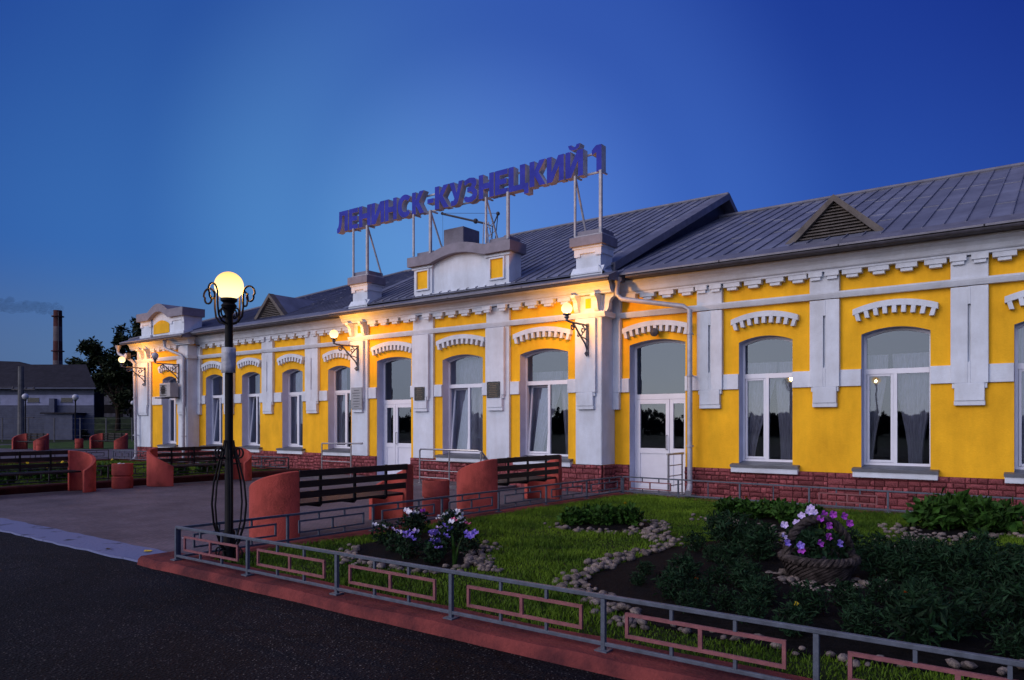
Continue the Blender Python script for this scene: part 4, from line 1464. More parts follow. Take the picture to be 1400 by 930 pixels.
# lattice mast with a boom on the roof behind the parapet
AN = thing('roof_mast', 'spindly grey lattice mast with a slanting boom behind the sign', 'mast', (-13.75, 17.0, 6.28))
a_ = MB()
for pts in ([(-1.65, 0, 1.84), (0, 0, 1.28)],):
    a_.tube(pts, .035, 6)
loc = a_.build('boom', M['gutter'], AN)
t_ = MB()
for sx, sy in ((-.12, -.12), (.12, -.12), (.12, .12), (-.12, .12)):
    t_.tube([(sx * 1.4 + .25, sy * 1.4, 0), (sx * .4 + .1, sy * .4, 1.3)], .016, 6)
for k in range(4):
    z = .2 + k * .28
    t_.tube([(-.06 + .2, -.1, z), (.36, .1, z + .25)], .012, 5)
    t_.tube([(.36, -.1, z), (.08, .1, z + .25)], .012, 5)
t_.build('lattice_mast', M['post'], AN)
b_ = MB().tube([(0, 0, 1.28), (.35, 0, 1.12), (.55, 0, 1.46)], .02, 6).tube([(.35, 0, 1.12), (.3, 0, .45)], .014, 5).tube([(.55, 0, 1.46), (.42, 0, .5)], .014, 5)
b_.sphere((.55, 0, 1.47), .06, 8, 6).sphere((-1.65, 0, 1.85), .05, 8, 6).sphere((-.3, 0, 1.39), .08, 8, 6)
b_.build('counter_arm', M['gutter'], AN)
MB().tube([(-1.65, 0, 1.86), (.55, 0, 1.48)], .006, 4).tube([(-1.63, 0, 1.84), (-1.63, 0, .7)], .005, 4).build('stay_wire', M['gutter'], AN)

# ------------------------------------------------------------------ wall lamps
def curl(c, r0, r1, a0, a1, plane, n=18):
    """spiral in a vertical plane given by unit vector `plane` (horizontal) and z"""
    out = []
    for i in range(n + 1):
        t = i / n
        a = R(a0 + (a1 - a0) * t)
        r_ = r0 + (r1 - r0) * t
        out.append((c[0] + plane[0] * r_ * math.cos(a), c[1] + plane[1] * r_ * math.cos(a), c[2] + r_ * math.sin(a)))
    return out


def wall_lamp(label, x, y, gz, lit=True, reach=.88):
    """cast bracket on the wall at depth y carrying a globe that stands reach in front of it"""
    o = thing('wall_lamp', label, 'wall lamp', (x, y, gz - .32), 0, 'globe lamps on scrolled wall brackets')
    P = (0, -1)
    b = MB()
    b.box(-.035, .035, -.035, 0, -.62, .10)
    b.build('wall_plate', M['greyiron'], o, bevel=.008)
    b = MB()
    b.tube([(0, -.02, .06), (0, -reach + .1, .06), (0, -reach, .08)], .022, 8)
    b.tube([(0, -.02, -.5), (0, -.12, -.36), (0, -.3, -.22), (0, -.5, -.05), (0, -.62, .05)], .02, 8)
    b.tube(curl((0, -.66, -.04), .085, .02, 90, 560, P), .017, 6)
    b.tube(curl((0, -.06, -.60), .06, .015, 0, 430, P), .016, 6)
    b.tube(curl((0, -.22, -.06), .09, .02, 80, 500, P), .015, 6)
    b.tube([(0, -.03, .03), (0, -.2, -.12), (0, -.3, -.22)], .014, 6)
    b.tube([(0, -.03, -.27), (0, -.14, -.24), (0, -.3, -.22)], .014, 6)
    b.tube(curl((0, -.42, -.2), .05, .012, 60, 420, P), .012, 6)
    b.build('scroll_bracket', M['greyiron'], o, smooth=True)
    c = MB().lathe([(.03, .06), (.03, .12), (.055, .14), (.055, .16), (.03, .18), (.09, .20), (.09, .225), (.05, .235)], 14, (0, -reach, 0))
    c.build('lamp_cup', M['greyiron'], o, smooth=True)
    gm = MB().sphere((0, -reach, .335), .122, 24, 14)
    gm.build('globe', M['globe'] if lit else M['globeoff'], o, smooth='all')
    if lit:
        bulb(o, (0, -reach, .32), 235, (1.0, 0.42, 0.06))
    return o


wall_lamp('lit globe wall lamp on the pillar beside the right entrance door and downpipe', -8.53, YC - .15, 4.06)
wall_lamp('lit globe wall lamp above the grey name plate, left of the left entrance', -16.23, YC - .15, 4.06)
wall_lamp('unlit grey globe lamp on a scrolled bracket above the air conditioner', -26.30, YL - .15, 4.02, False, .9)
wall_lamp('lit globe lamp at the far left corner of the station', -28.8, YL - .15, 4.0, True, .9)

fl = thing('floodlight', 'small dark floodlight under the eaves at the far left corner of the station', 'floodlight', (-29.75, 14.35, 4.25))
MB().box(-.16, .16, -.22, -.08, -.12, .12).build('housing', M['gutter'], fl, bevel=.015)
MB().tube([(0, -.08, 0), (0, .2, .08)], .02, 6).build('arm', M['gutter'], fl)
MB().lathe([(.11, 0), (.09, .02), (.001, .03)], 14, (0, 0, 0)).build('lens', M['globeoff'], fl)
kids(fl)[-1].rotation_euler = (R(90), 0, 0)
kids(fl)[-1].location = (0, -.22, 0)
bl = thing('bulkhead_lamp', 'small dark round bulkhead lamp over the right entrance door', 'lamp', (-7.15, YR - .12, 3.60))
MB().lathe([(.085, .0), (.095, .03), (.095, .06), (.02, .10), (.001, .10)], 16).build('cage', M['gutter'], bl, smooth=True)
MB().tube([(0, .0, 0), (0, .0, -.1)], .03, 8).build('mount', M['gutter'], bl)
for c in kids(bl):
    c.rotation_euler = (R(90), 0, 0)

# air conditioner
ac = thing('air_conditioner', 'grey outdoor air conditioner unit on a bracket between window and downpipe', 'air conditioner', (-26.55, 14.42, 2.55))
MB().box(-.38, .38, -.38, -.06, 0, .52).build('casing', M['acunit'], ac, bevel=.015)
g_ = MB()
for k in range(7):
    g_.box(-.33, .12, -.394, -.382, .05 + k * .062, .075 + k * .062)
g_.build('grille', M['acgrille'], ac)
MB().lathe([(.2, 0), (.2, .012), (.17, .014), (.001, .014)], 18).build('fan', M['acgrille'], ac)
kids(ac)[-1].rotation_euler = (R(90), 0, 0)
kids(ac)[-1].location = (-.12, -.366, .26)
b = MB().box(-.4, -.37, -.55, .0, -.05, -.01).box(.3, .33, -.55, .0, -.05, -.01)
b.build('wall_bracket', M['gutter'], ac)

# plaques
def plaque(name, label, x, z, w, h, y, m, mt, rows, seed):
    o = thing(name, label, 'plaque', (x, y, z))
    MB().box(-w / 2, w / 2, -.025, 0, 0, h).build('panel', m, o, bevel=.004)
    r = random.Random(seed)
    t = MB()
    for k in range(rows):
        zz = h * (.86 - .76 * k / max(1, rows - 1))
        ww = w * r.uniform(.2, .38)
        xx = -ww
        while xx < ww:                     # worn engraved lines, too small to read in the photo
            d = r.uniform(.012, .03)
            t.box(xx, min(ww, xx + d), -.0275, -.0252, zz - .008, zz + .008)
            xx += d + .008
    t.build('engraving', mt, o)
    for sx in (-1, 1):
        for zz in (.02, h - .02):
            MB().lathe([(.009, 0), (.007, .006), (.001, .008)], 8).build('stud', M['steel'], o)
            k = kids(o)[-1]
            k.rotation_euler = (R(90), 0, 0)
            k.location = (sx * (w / 2 - .02), -.025, zz)


plaque('memorial_plaque', 'black granite plaque on the pillar right of the left entrance door', -13.77, 2.20, .36, .36, YC - .152, M['granite'], M['gold'], 6, 1)
plaque('memorial_plaque', 'black granite plaque on the pillar between the two centre windows', -11.24, 2.22, .40, .40, YC - .152, M['granite'], M['gold'], 8, 2)
plaque('name_plate', 'tall grey name plate with printed lines under the left wall lamp', -16.27, 2.0, .46, .62, YC - .152, M['plate'], M['ink'], 7, 3)

# ------------------------------------------------------------------ street lamps
def street_lamp(label, loc, lit=True, h=3.17, gr=.165, full=True):
    o = thing('street_lamp', label, 'street lamp', loc, 0, 'black iron globe street lamps')
    p = MB().lathe([(.068, 0), (.068, .3), (.046, .34), (.043, h - .45), (.042, h - .32), (.085, h - .22), (.06, h - .19), (.09, h - .165), (.09, h - .14)], 16)
    p.build('post', M['iron'], o, smooth=True)
    MB().sphere((0, 0, h), gr, 28, 18).build('globe', M['streetglobe'] if lit else M['globeoff'], o, smooth='all')
    if lit:
        bulb(o, (0, 0, h - .02), 150, (1.0, 0.50, 0.14))
    if not full:
        return o
    for k in range(4):
        a = R(20 + 90 * k)
        P = (math.cos(a), math.sin(a))

        def pt(r_, z):
            return (P[0] * r_, P[1] * r_, z)
        s = MB()
        s.tube([pt(.05, h - .42), pt(.12, h - .40), pt(.17, h - .34), pt(.185, h - .24), pt(.185, h - .1)] + [pt(.185 + .075 * (1 - math.cos(R(t))), h - .1 + .085 * math.sin(R(t))) for t in range(20, 181, 20)]
               + [pt(.275 + .045 * math.cos(R(t)), h - .1 + .05 * math.sin(R(t)) - .035) for t in range(20, -260, -28)], .011, 6)
        s.tube([pt(.055, h - .36)] + [pt(.095 + .035 * math.cos(R(t)), h - .3 + .05 * math.sin(R(t))) for t in range(220, 520, 25)], .009, 6)
        s.build('top_scroll', M['iron'], o, smooth=True)
        c = MB()
        c.tube([pt(.07, .12), pt(.13, .2), pt(.2, .4), pt(.225, .62), pt(.2, .85), pt(.14, 1.05), pt(.07, 1.25), pt(.058, 1.32)], .0105, 6)
        c.tube([pt(.06, 1.12), pt(.10, 1.14)] + [pt(.135 + .05 * math.cos(R(t)), 1.18 + .055 * math.sin(R(t))) for t in range(250, 620, 25)], .010, 6)
        c.tube([pt(.07, .14)] + [pt(.125 + .05 * math.cos(R(t)), .075 + .055 * math.sin(R(t))) for t in range(110, -240, -25)], .009, 6)
        c.build('cage_bar', M['iron'], o, smooth=True)
        a2 = a + R(45)
        P2 = (math.cos(a2), math.sin(a2))
        c = MB().tube([(P2[0] * r_, P2[1] * r_, z) for r_, z in ((.07, .12), (.10, .2), (.16, .4), (.18, .62), (.16, .85), (.115, 1.05), (.07, 1.22))], .009, 6)
        c.build('cage_bar', M['iron'], o, smooth=True)
    return o


street_lamp('lit black iron globe lamp with scrolls in the near corner of the lawn', (-7.36, 4.62, .085), True, 3.03, .155)
for lb, l in (('unlit thin globe lamp left of the power pole beyond the far benches', (-57.2, 20.4, 0)),
              ('unlit thin globe lamp in front of the grey siding shed', (-55.7, 23.0, 0)),
              ('unlit thin globe lamp left of the station corner before the dark house', (-67.6, 32.8, 0))):
    street_lamp(lb, l, False, 3.4, .21, False)
# two lit lamps across the road, behind the camera: seen mirrored in the window panes
street_lamp('lit globe lamp across the road mirrored in a right wing pane', (-7.35, -10.0, 0), True, 3.73, .2, False)
street_lamp('lit globe lamp across the road mirrored in a centre window pane', (-24.55, -10.0, 0), True, 3.73, .2, False)
nt = thing('paper_notice', 'weathered paper notice wrapped round the lit street lamp post', 'notice', (-7.36, 4.62, 2.15))
c = MB()
pts = [(.068 * math.cos(R(t)), .074 * math.sin(R(t))) for t in range(216, 440, 20)]
vs = [(x * (1 + .15 * math.sin(i * 2.1 + z * 9)), y * (1 + .15 * math.sin(i * 1.7)), z) for z in (0, .07, .14, .21, .28) for i, (x, y) in enumerate(pts)]
k = len(pts)
c.add(vs, [(j * k + i, j * k + i + 1, (j + 1) * k + i + 1, (j + 1) * k + i) for j in range(4) for i in range(k - 1)])
o = c.build('sheet', M['paper'], nt, smooth='all', fix=False)
md = o.modifiers.new('thick', 'SOLIDIFY')
md.thickness = .004

# ------------------------------------------------------------------ low fences
def fence(label, p, q, n, zb, rail_m, panel_m, pat=True, h=.37, studs=True):
    p, q = Vector((*p, 0)), Vector((*q, 0))
    d = (q - p)
    L_ = d.length
    ang = math.atan2(d.y, d.x)
    o = thing('lawn_fence', label, 'fence', (p.x, p.y, zb), ang, 'low metal lawn fences')
    st = L_ / n
    tm = MB().box(0, L_, -.015, .015, h - .028, h)
    tm.build('top_rail', rail_m, o, bevel=.004)
    MB().box(0, L_, -.012, .012, .035, .059).build('bottom_rail', rail_m, o, bevel=.003)
    pm = MB().box(-.0145, .0145, -.0145, .0145, 0, h - .029).box(-.045, .045, -.045, .045, -.001, .012).mesh('post', rail_m)
    f = MB()
    x0, x1, z0, z1, t = .16, st - .16, .115, .275, .0095
    f.box(x0, x1, -t, t, z1 - .021, z1)
    f.box(x0, x1, -t, t, z0, z0 + .021)
    f.box(x0, x0 + .021, -t, t, z0 + .0215, z1 - .0215)
    f.box(x1 - .021, x1, -t, t, z0 + .0215, z1 - .0215)
    f.box(st * .5 - .0125, st * .5 + .0125, -t, t, z0 + .0215, z1 - .0215)
    fm = f.mesh('panel', panel_m)
    su = MB().box(-.01, .01, -.01, .01, z1 + .0005, h - .029).mesh('stud', rail_m)
    sd = MB().box(-.01, .01, -.01, .01, .06, z0 - .0005).mesh('stud', rail_m)
    plain = MB().box(st * .5 - .008, st * .5 + .008, -.008, .008, .06, h - .035).mesh('stud', rail_m)
    for k in range(n + 1):
        share('post', pm, o, (k * st, 0, 0))
        if k < n:
            if pat is True or (pat and k in pat):
                share('panel', fm, o, (k * st, 0, 0))
                for kk in (.36, .66):
                    share('stud', su, o, ((k + kk) * st, 0, 0))
                    share('stud', sd, o, ((k + kk) * st, 0, 0))
            else:
                share('stud', plain, o, (k * st, 0, 0))
    return o


fence('low grey fence with pink rectangle panels on the red kerb along the road', (-7.64, 4.17), (5.54, 4.17), 10, .115, M['rail'], M['pink'])
fence('low grey fence running from the street lamp along the benches to the right door', (-7.42, 13.83), (-7.66, 4.21), 7, .10, M['rail'], M['rail'])
fence('low grey fence along the red stone base of the right wing', (-7.38, 13.83), (5.4, 13.05), 10, .10, M['rail'], M['pink'], (0, 3))
fence('dark fence with rectangle panels behind the left row of benches', (-18.95, 4.6), (-18.95, 13.9), 7, .17, M['darkrail'], M['darkrail'])
fence('dark fence along the left wing at the back of the left garden', (-19.0, 13.95), (-29.6, 13.6), 8, .17, M['rail'], M['darkrail'])
fence('far dark fence between the left garden and the pale path', (-30.0, 4.6), (-30.0, 13.6), 7, .17, M['darkrail'], M['darkrail'])

# left garden
structure('garden_bed', MB().add([(-30.2, 4.5, .10), (-18.7, 4.5, .10), (-18.7, 14.1, .10), (-30.2, 14.1, .10)], [(0, 1, 2, 3)]), M['lawn'])
kerb_run('kerb', (-18.62, 4.4), (-18.62, 14.1), .38, .17, M['kerbdark'], seed=7)
kerb_run('kerb', (-18.6, 14.12), (-30, 13.95), -.36, .17, M['kerb'], seed=8)
kerb_run('kerb', (-29.85, 4.4), (-29.85, 14.0), .38, .17, M['kerbdark'], seed=9)


# ------------------------------------------------------------------ benches and bins
def bench_end(mb, cy, sgn, r=.43, th=.085, hb=.94, hf=.50):
    """half-cylinder concrete end: its chord runs front (x=+) to back (x=-), bulging along sgn*y"""
    n = 18
    vs = []
    for i in range(n + 1):
        a = math.pi * i / n                     # 0 front, pi back
        t = (1 - math.cos(a)) / 2
        zt = hf + (hb - hf) * t ** .5
        for rr in (r, r - th):
            vs.append((rr * math.cos(a), cy + sgn * rr * math.sin(a) * .95, 0))
            vs.append((rr * math.cos(a), cy + sgn * rr * math.sin(a) * .95, zt))
    fs = []
    for i in range(n):
        o, p_ = i * 4, i * 4 + 4
        fs += [(o, p_, p_ + 1, o + 1), (o + 2, o + 3, p_ + 3, p_ + 2), (o + 1, p_ + 1, p_ + 3, o + 3), (o, o + 2, p_ + 2, p_)]
    fs += [(0, 1, 3, 2), (n * 4, n * 4 + 2, n * 4 + 3, n * 4 + 1)]
    mb.add(vs, fs)
    return mb


def make_bench(label, loc, rz):
    """local: back along x=-0.42, seat towards +x, length along y"""
    o = thing('bench', label, 'bench', loc, rz, 'benches with rounded red concrete ends')
    Lh = 1.02
    for s in (-1, 1):
        bench_end(MB(), s * (Lh - .02), s).build('concrete_end', M['redconc'], o, smooth=True, bevel=.012)
    for k in range(3):
        z = .52 + .045 + k * .145
        r_ = random.Random(k)
        MB().box(-.425 - .012 * k, -.39 - .012 * k, -Lh, Lh, z, z + .092).build('back_slat', M['slat'], o, bevel=.006)
    for k in range(5):
        x = -.37 + k * .125
        MB().box(x, x + .11, -Lh, Lh, .455, .495).build('seat_slat', M['slat'], o, bevel=.006)
    for y in (-.62, .0, .62):
        b = MB().box(-.388, -.362, y - .02, y + .02, .44, .95).box(-.36, .24, y - .02, y + .02, .42, .4545)
        b.build('support', M['iron'], o)
    return o


bench_spots = [
    ('red concrete and black slat bench nearest the street lamp, seen from behind', (-8.62, 7.2, .008), math.pi),
    ('red concrete and black slat bench by the right entrance, seen from behind', (-8.52, 11.42, .008), math.pi),
    ('bench with red concrete ends behind the lit street lamp, facing us across the plaza', (-18.15, 10.6, .008), 0),
    ('bench with red concrete ends cut by the left edge of the photo', (-18.15, 6.5, .008), 0),
    ('far small bench with red ends left of the station corner, beside a bin', (-46.3, 21.0, .012), R(-77)),
    ('far bench with red ends and pale top rail near the left edge', (-48.6, 17.6, .012), R(-80)),
]
b0 = make_bench(*bench_spots[0])
for lb, l, rz in bench_spots[1:]:
    c = copy_tree(b0)
    c.location = l
    c.rotation_euler = (0, 0, rz)
    c['label'] = lb


def make_bin(label, loc):
    o = thing('litter_bin', label, 'bin', loc, 0, 'round red concrete litter bins')
    MB().lathe([(.225, 0), (.235, .02), (.235, .27), (.21, .285), (.21, .31), (.235, .325), (.235, .585), (.228, .60), (.185, .60), (.18, .56), (.18, .34), (.001, .34)], 26).build('concrete_drum', M['redconc'], o, smooth=True)
    MB().lathe([(.178, .345), (.178, .52), (.16, .53), (.001, .50)], 18).build('liner', M['gutter'], o, smooth=True)
    return o


n0 = make_bin('red concrete litter bin between the two near benches', (-8.62, 9.35, .008))
for lb, l in (('red concrete litter bin holding white rubbish between the two left benches', (-18.25, 8.6, .008)),
              ('far red litter bin beside the far small bench', (-48.4, 20.2, .012)),
              ('far red litter bin beside the far bench near the left edge', (-46.6, 17.4, .012))):
    c = copy_tree(n0)
    c.location = l
    c['label'] = lb
rb = MB()
for k in range(6):
    rb.sphere((rnd.uniform(-.12, .12), rnd.uniform(-.12, .12), rnd.uniform(0, .05)), rnd.uniform(.03, .055), 7, 5)
o = rb.build('rubbish', M['paper'], loc=None)
o.location = (-18.25, 8.6, .56)
tag(o, 'crumpled white rubbish heaped in the bin between the left benches', 'rubbish')


for lb, x, y, z, sz, m_ in (('yellow fallen leaf lying on the pale painted kerb strip beside the red kerb', -8.75, 4.42, .058, .075, 'f_yellow'),
                            ('pale scrap of litter on the dark plaza paving', -9.6, 5.35, .012, .05, 'paper'),
                            ('brown fallen leaf on the pale painted kerb strip', -9.3, 4.22, .056, .05, 'wicker')):
    r = random.Random(int(abs(x) * 100))
    k = 9
    vs = [(0, 0, .006)] + [(sz * (1 if i % 2 else .72) * math.cos(i * 2 * math.pi / k), sz * .7 * (1 if i % 2 else .72) * math.sin(i * 2 * math.pi / k), r.uniform(0, .014)) for i in range(k)]
    o = MB().add(vs, [(0, 1 + i, 1 + (i + 1) % k) for i in range(k)]).build('litter' if m_ == 'paper' else 'fallen_leaf', M[m_], fix=False)
    o.location = (x, y, z)
    o.rotation_euler = (0, 0, r.uniform(0, 6))
    tag(o, lb, 'litter' if m_ == 'paper' else 'leaf')

# ------------------------------------------------------------------ plants
def leaf_cloud(n, rx, ry, rz, size, seed, cz=0, hollow=.35, narrow=.5):
    r = random.Random(seed)
    mb = MB()
    for _ in range(n):
        while True:
            p = Vector((r.uniform(-1, 1), r.uniform(-1, 1), r.uniform(-1, 1)))
            l = p.length
            if hollow < l < 1:
                break
        p = Vector((p.x * rx, p.y * ry, p.z * rz + cz))
        d = Vector((r.gauss(0, 1), r.gauss(0, 1), r.gauss(0.4, .8))).normalized()
        s = d.cross(Vector((r.gauss(0, 1), r.gauss(0, 1), r.gauss(0, 1)))).normalized()
        L_ = size * r.uniform(.6, 1.4)
        w = L_ * narrow * .5
        u = d.cross(s) * L_ * .12
        mb.add([p, p + d * L_ * .5 + s * w + u, p + d * L_, p + d * L_ * .5 - s * w + u], [(0, 1, 2), (0, 2, 3)])
    return mb


def flower_mesh(name, m, r=.032, lobes=5):
    mb = MB()
    vs = [(0, 0, -.012)]
    k = lobes * 4
    for i in range(k):
        a = 2 * math.pi * i / k
        rr = r * (1 - .22 * (0.5 + .5 * math.cos(a * lobes)))
        vs.append((rr * math.cos(a), rr * math.sin(a), .008 * math.sin(a * lobes)))
    mb.add(vs, [(0, 1 + i, 1 + (i + 1) % k) for i in range(k)])
    return mb.mesh(name, m, fix=False)


FL = {k: flower_mesh('flower', M[k]) for k in ('f_white', 'f_lilac', 'f_pale', 'f_purple', 'f_pink')}
fo = MB()
for i, (r_, z) in enumerate(((.028, 0), (.022, .008), (.014, .014))):
    kk = 12
    o0 = [(0, 0, z - .004)] + [(r_ * (1 if j % 2 else .75) * math.cos(2 * math.pi * j / kk + i), r_ * (1 if j % 2 else .75) * math.sin(2 * math.pi * j / kk + i), z) for j in range(kk)]
    fo.add(o0, [(0, 1 + j, 1 + (j + 1) % kk) for j in range(kk)])
FL['f_orange'] = fo.mesh('flower', M['f_orange'], fix=False)
FL['f_yellow'] = fo.mesh('flower', M['f_yellow'], fix=False)
bush_me = [leaf_cloud(420, .2, .2, .17, .075, 70 + i, .17, .3, .30).mesh('foliage', M['leafbush'], fix=False) for i in range(4)]
green_me = [leaf_cloud(300, .2, .2, .13, .085, 80 + i, .13, .25, .6).mesh('foliage', M['leafgreen'], fix=False) for i in range(3)]
pet_me = [leaf_cloud(330, .2, .2, .17, .06, 90 + i, .16, .2, .55).mesh('foliage', M['leafbush'], fix=False) for i in range(3)]
stem_me = MB().tube([(0, 0, -.02), (0, 0, .16)], .012, 5).tube([(0, 0, .05), (.07, .03, .18)], .006, 4).tube([(0, 0, .06), (-.06, .05, .2)], .006, 4).mesh('stem', M['leafbush'])


def plant(name, label, cat, loc, me, sc, flowers=(), group=None, fs=1.0, top=.2):
    o = thing(name, label, cat, loc, rnd.uniform(0, 6.28), group)
    share('foliage', me, o, (0, 0, 0), (0, 0, 0), (sc, sc, sc * rnd.uniform(.9, 1.15)))
    share('stem', stem_me, o, (0, 0, 0), (0, 0, 0), (sc, sc, sc))
    for k in flowers:
        a, r_ = rnd.uniform(0, 6.28), rnd.uniform(.03, .2) * sc
        z = (.18 + top * math.sqrt(max(0, 1 - (r_ / (.23 * sc)) ** 2)) * rnd.uniform(.75, 1.1)) * sc
        share('flower', FL[k], o, (r_ * math.cos(a), r_ * math.sin(a), z), (rnd.uniform(-.6, .6), rnd.uniform(-.3, .9), rnd.uniform(0, 6)), (fs,) * 3)
    return o


# soil of the beds, slightly domed sheets
def soil(name, pts, z=.093, seed=0):
    r = random.Random(seed)
    c = Vector((sum(p[0] for p in pts) / len(pts), sum(p[1] for p in pts) / len(pts)))
    n = len(pts)
    vs = [(*p, z) for p in pts]
    for f_, dz in ((.75, .015), (.5, .025), (.25, .03)):
        vs += [(c.x + (p[0] - c.x) * f_ + r.uniform(-.05, .05), c.y + (p[1] - c.y) * f_ + r.uniform(-.05, .05), z + dz + r.uniform(-.008, .01)) for p in pts]
    vs.append((c.x, c.y, z + .03))
    fs = []
    for k in range(3):
        fs += [(k * n + i, k * n + (i + 1) % n, (k + 1) * n + (i + 1) % n, (k + 1) * n + i) for i in range(n)]
    fs += [(3 * n + i, 3 * n + (i + 1) % n, 4 * n) for i in range(n)]
    return tag(MB().add(vs, fs).build(name, M['soil'], smooth='all', fix=False), kind='structure')


BIG = [(-2.3, 4.95), (-2.75, 5.15), (-3.15, 5.45), (-3.5, 5.7), (-3.68, 6.2), (-3.75, 6.9), (-3.75, 7.6), (-3.75, 8.2), (-3.6, 8.75), (-3.4, 9.35), (-2.8, 9.5), (-2.3, 9.3),
       (-1.7, 9.45), (-1.2, 9.2), (-.7, 9.1), (-.2, 9.6), (.6, 9.6), (1.6, 8.4), (1.8, 6.8), (1.0, 5.4), (-.3, 5.1), (-1.4, 4.95)]
B1 = [(-6.9, 6.1), (-6.2, 5.4), (-5.5, 5.25), (-4.95, 5.4), (-4.9, 5.9), (-5.2, 6.5), (-5.7, 7.0), (-6.4, 7.5), (-7.0, 7.3)]
B2 = [(-5.85, 8.8), (-5.2, 8.7), (-4.7, 8.85), (-4.55, 9.4), (-4.85, 10.05), (-5.4, 10.1), (-5.85, 9.5)]
B3 = [(-4.45, 11.1), (-3.85, 10.7), (-3.3, 10.3), (-2.8, 9.8), (-2.6, 10.6), (-3.0, 11.7), (-3.6, 12.1), (-4.3, 11.8)]
B4 = [(-1.85, 11.75), (-1.5, 11.0), (-1.2, 10.75), (-.8, 11.3), (-.4, 11.9), (-.6, 12.5), (-1.4, 12.6)]
for i, b in enumerate((BIG, B1, B2, B3, B4)):
    soil('flower_bed', b, .093, i)

# basket
BK = thing('wicker_basket', 'big wicker basket planter with a tall arched handle in the dark flower bed', 'basket', (-1.83, 7.34, .10), R(40))
bb = MB().lathe([(.26, 0), (.28, .07), (.31, .16), (.315, .19), (.28, .19), (.24, .15), (.001, .15)], 28)
bb.build('basket_core', M['gutter'], BK, smooth=True)
for k in range(34):
    a = 2 * math.pi * k / 34
    pts = [((.245 + .075 * t + .012) * math.cos(a + t * 1.0), (.245 + .075 * t + .012) * math.sin(a + t * 1.0), .01 + .18 * t) for t in (0, .2, .4, .6, .8, 1)]
    MB().tube(pts, .014 + rnd.uniform(-.002, .003), 5).build('twig', M['wicker'], BK, smooth=True)
for ph in (0, 2.09, 4.19):
    n_ = 120
    pts = [((.325 + .028 * math.cos(i * .75 + ph)) * math.cos(2 * math.pi * i / n_), (.325 + .028 * math.cos(i * .75 + ph)) * math.sin(2 * math.pi * i / n_), .215 + .026 * math.sin(i * .75 + ph)) for i in range(n_ + 1)]
    MB().tube(pts, .021, 5).build('rim_twig', M['wicker'], BK, smooth=True)
for ph in (0, 2.09, 4.19):
    n_ = 60
    pts = []
    for i in range(n_ + 1):
        t = math.pi * i / n_
        c = Vector((.315 * math.cos(t), 0, .21 + .37 * math.sin(t)))
        rad = Vector((math.cos(t), 0, math.sin(t)))
        pts.append(c + rad * .022 * math.cos(i * .55 + ph) + Vector((0, 1, 0)) * .022 * math.sin(i * .55 + ph))
    MB().tube(pts, .024, 6).build('handle_twig', M['wicker'], BK, smooth=True)
pb = plant('petunia', 'petunias with pale lilac and magenta flowers growing in the wicker basket', 'flowers', (-1.83, 7.34, .22), pet_me[0], 1.2,
           (), 'petunias')
for k, (dx, dy, dz, key) in enumerate((
        (-.36, -.1, .33, 'f_pale'), (-.35, -.08, .27, 'f_pale'), (-.33, -.1, .21, 'f_lilac'), (-.14, .05, .40, 'f_pale'), (-.09, 0, .44, 'f_pale'), (-.03, .1, .47, 'f_pale'),
        (-.02, .05, .43, 'f_pale'), (-.2, .02, .34, 'f_pale'), (.0, -.05, .38, 'f_purple'), (.08, .05, .41, 'f_purple'), (.12, -.05, .42, 'f_purple'), (.06, -.1, .32, 'f_purple'),
        (.05, -.12, .27, 'f_purple'), (.24, -.02, .40, 'f_purple'), (.3, .0, .33, 'f_purple'), (-.06, -.2, .22, 'f_purple'), (.12, -.2, .22, 'f_lilac'), (-.24, -.18, .2, 'f_lilac'), (-.23, -.18, .15, 'f_purple'))):
    c, s = math.cos(YAW), math.sin(YAW)
    w = Vector((dx * c - dy * s, dx * s + dy * c, dz + (.09 if dz > .3 else .04)))
    pb.rotation_euler = (0, 0, 0)
    fo_ = share('flower', FL[key], pb, w, (R(60) + rnd.uniform(-.5, .5), rnd.uniform(-.4, .4), YAW + rnd.uniform(-.5, .5)), (1.25,) * 3)

# bed by the road: petunias
spec = [(-6.62, 6.25, 1.1, ('f_white',) * 3, 'pale'), (-6.75, 6.85, 1.35, ('f_white',) * 6 + ('f_purple',), ''), (-7.0, 7.25, 1.2, ('f_purple',) * 2 + ('f_white',) * 3, ''),
        (-6.35, 7.2, 1.35, ('f_white',) * 7 + ('f_pink',), ''), (-6.0, 6.9, 1.2, ('f_white',) * 3 + ('f_pink',) * 3, ''), (-6.1, 5.95, 1.0, ('f_pale',) * 3 + ('f_lilac',), ''),
        (-5.75, 5.8, 1.15, ('f_lilac',) * 6 + ('f_pale',) * 2, ''), (-5.5, 6.0, 1.1, ('f_lilac',) * 4 + ('f_pale',) * 3, ''), (-5.3, 5.7, 1.0, ('f_lilac',) * 5 + ('f_pale',) * 2, ''),
        (-5.35, 6.35, 1.0, ('f_lilac',) * 5 + ('f_pink',), ''), (-5.75, 6.4, 1.1, ('f_lilac',) * 4 + ('f_pale',) * 2, '')]
labs = ['low petunia with white flowers at the left end of the roadside bed', 'tall petunia with white flowers and one purple behind the near fence', 'petunia with purple and white flowers at the back left of the roadside bed',
        'tallest white petunia near the middle of the roadside bed', 'petunia with white and bright pink flowers at the back of the roadside bed', 'small pale lilac petunia at the front left of the roadside bed',
        'lilac and pale petunia at the front middle of the roadside bed', 'dense lilac petunia right of the white ones in the roadside bed', 'lilac petunia nearest the stones at the right of the roadside bed',
        'lilac petunia with one pink flower at the back right of the roadside bed', 'lilac and pale petunia in the centre of the roadside bed']
for i, ((x, y, s, fl_, _), lb) in enumerate(zip(spec, labs)):
    plant('petunia', lb, 'flowers', (x, y, .11), pet_me[i % 3], s * .68, fl_[:max(2, len(fl_) - 1)], 'petunias', 1.45)
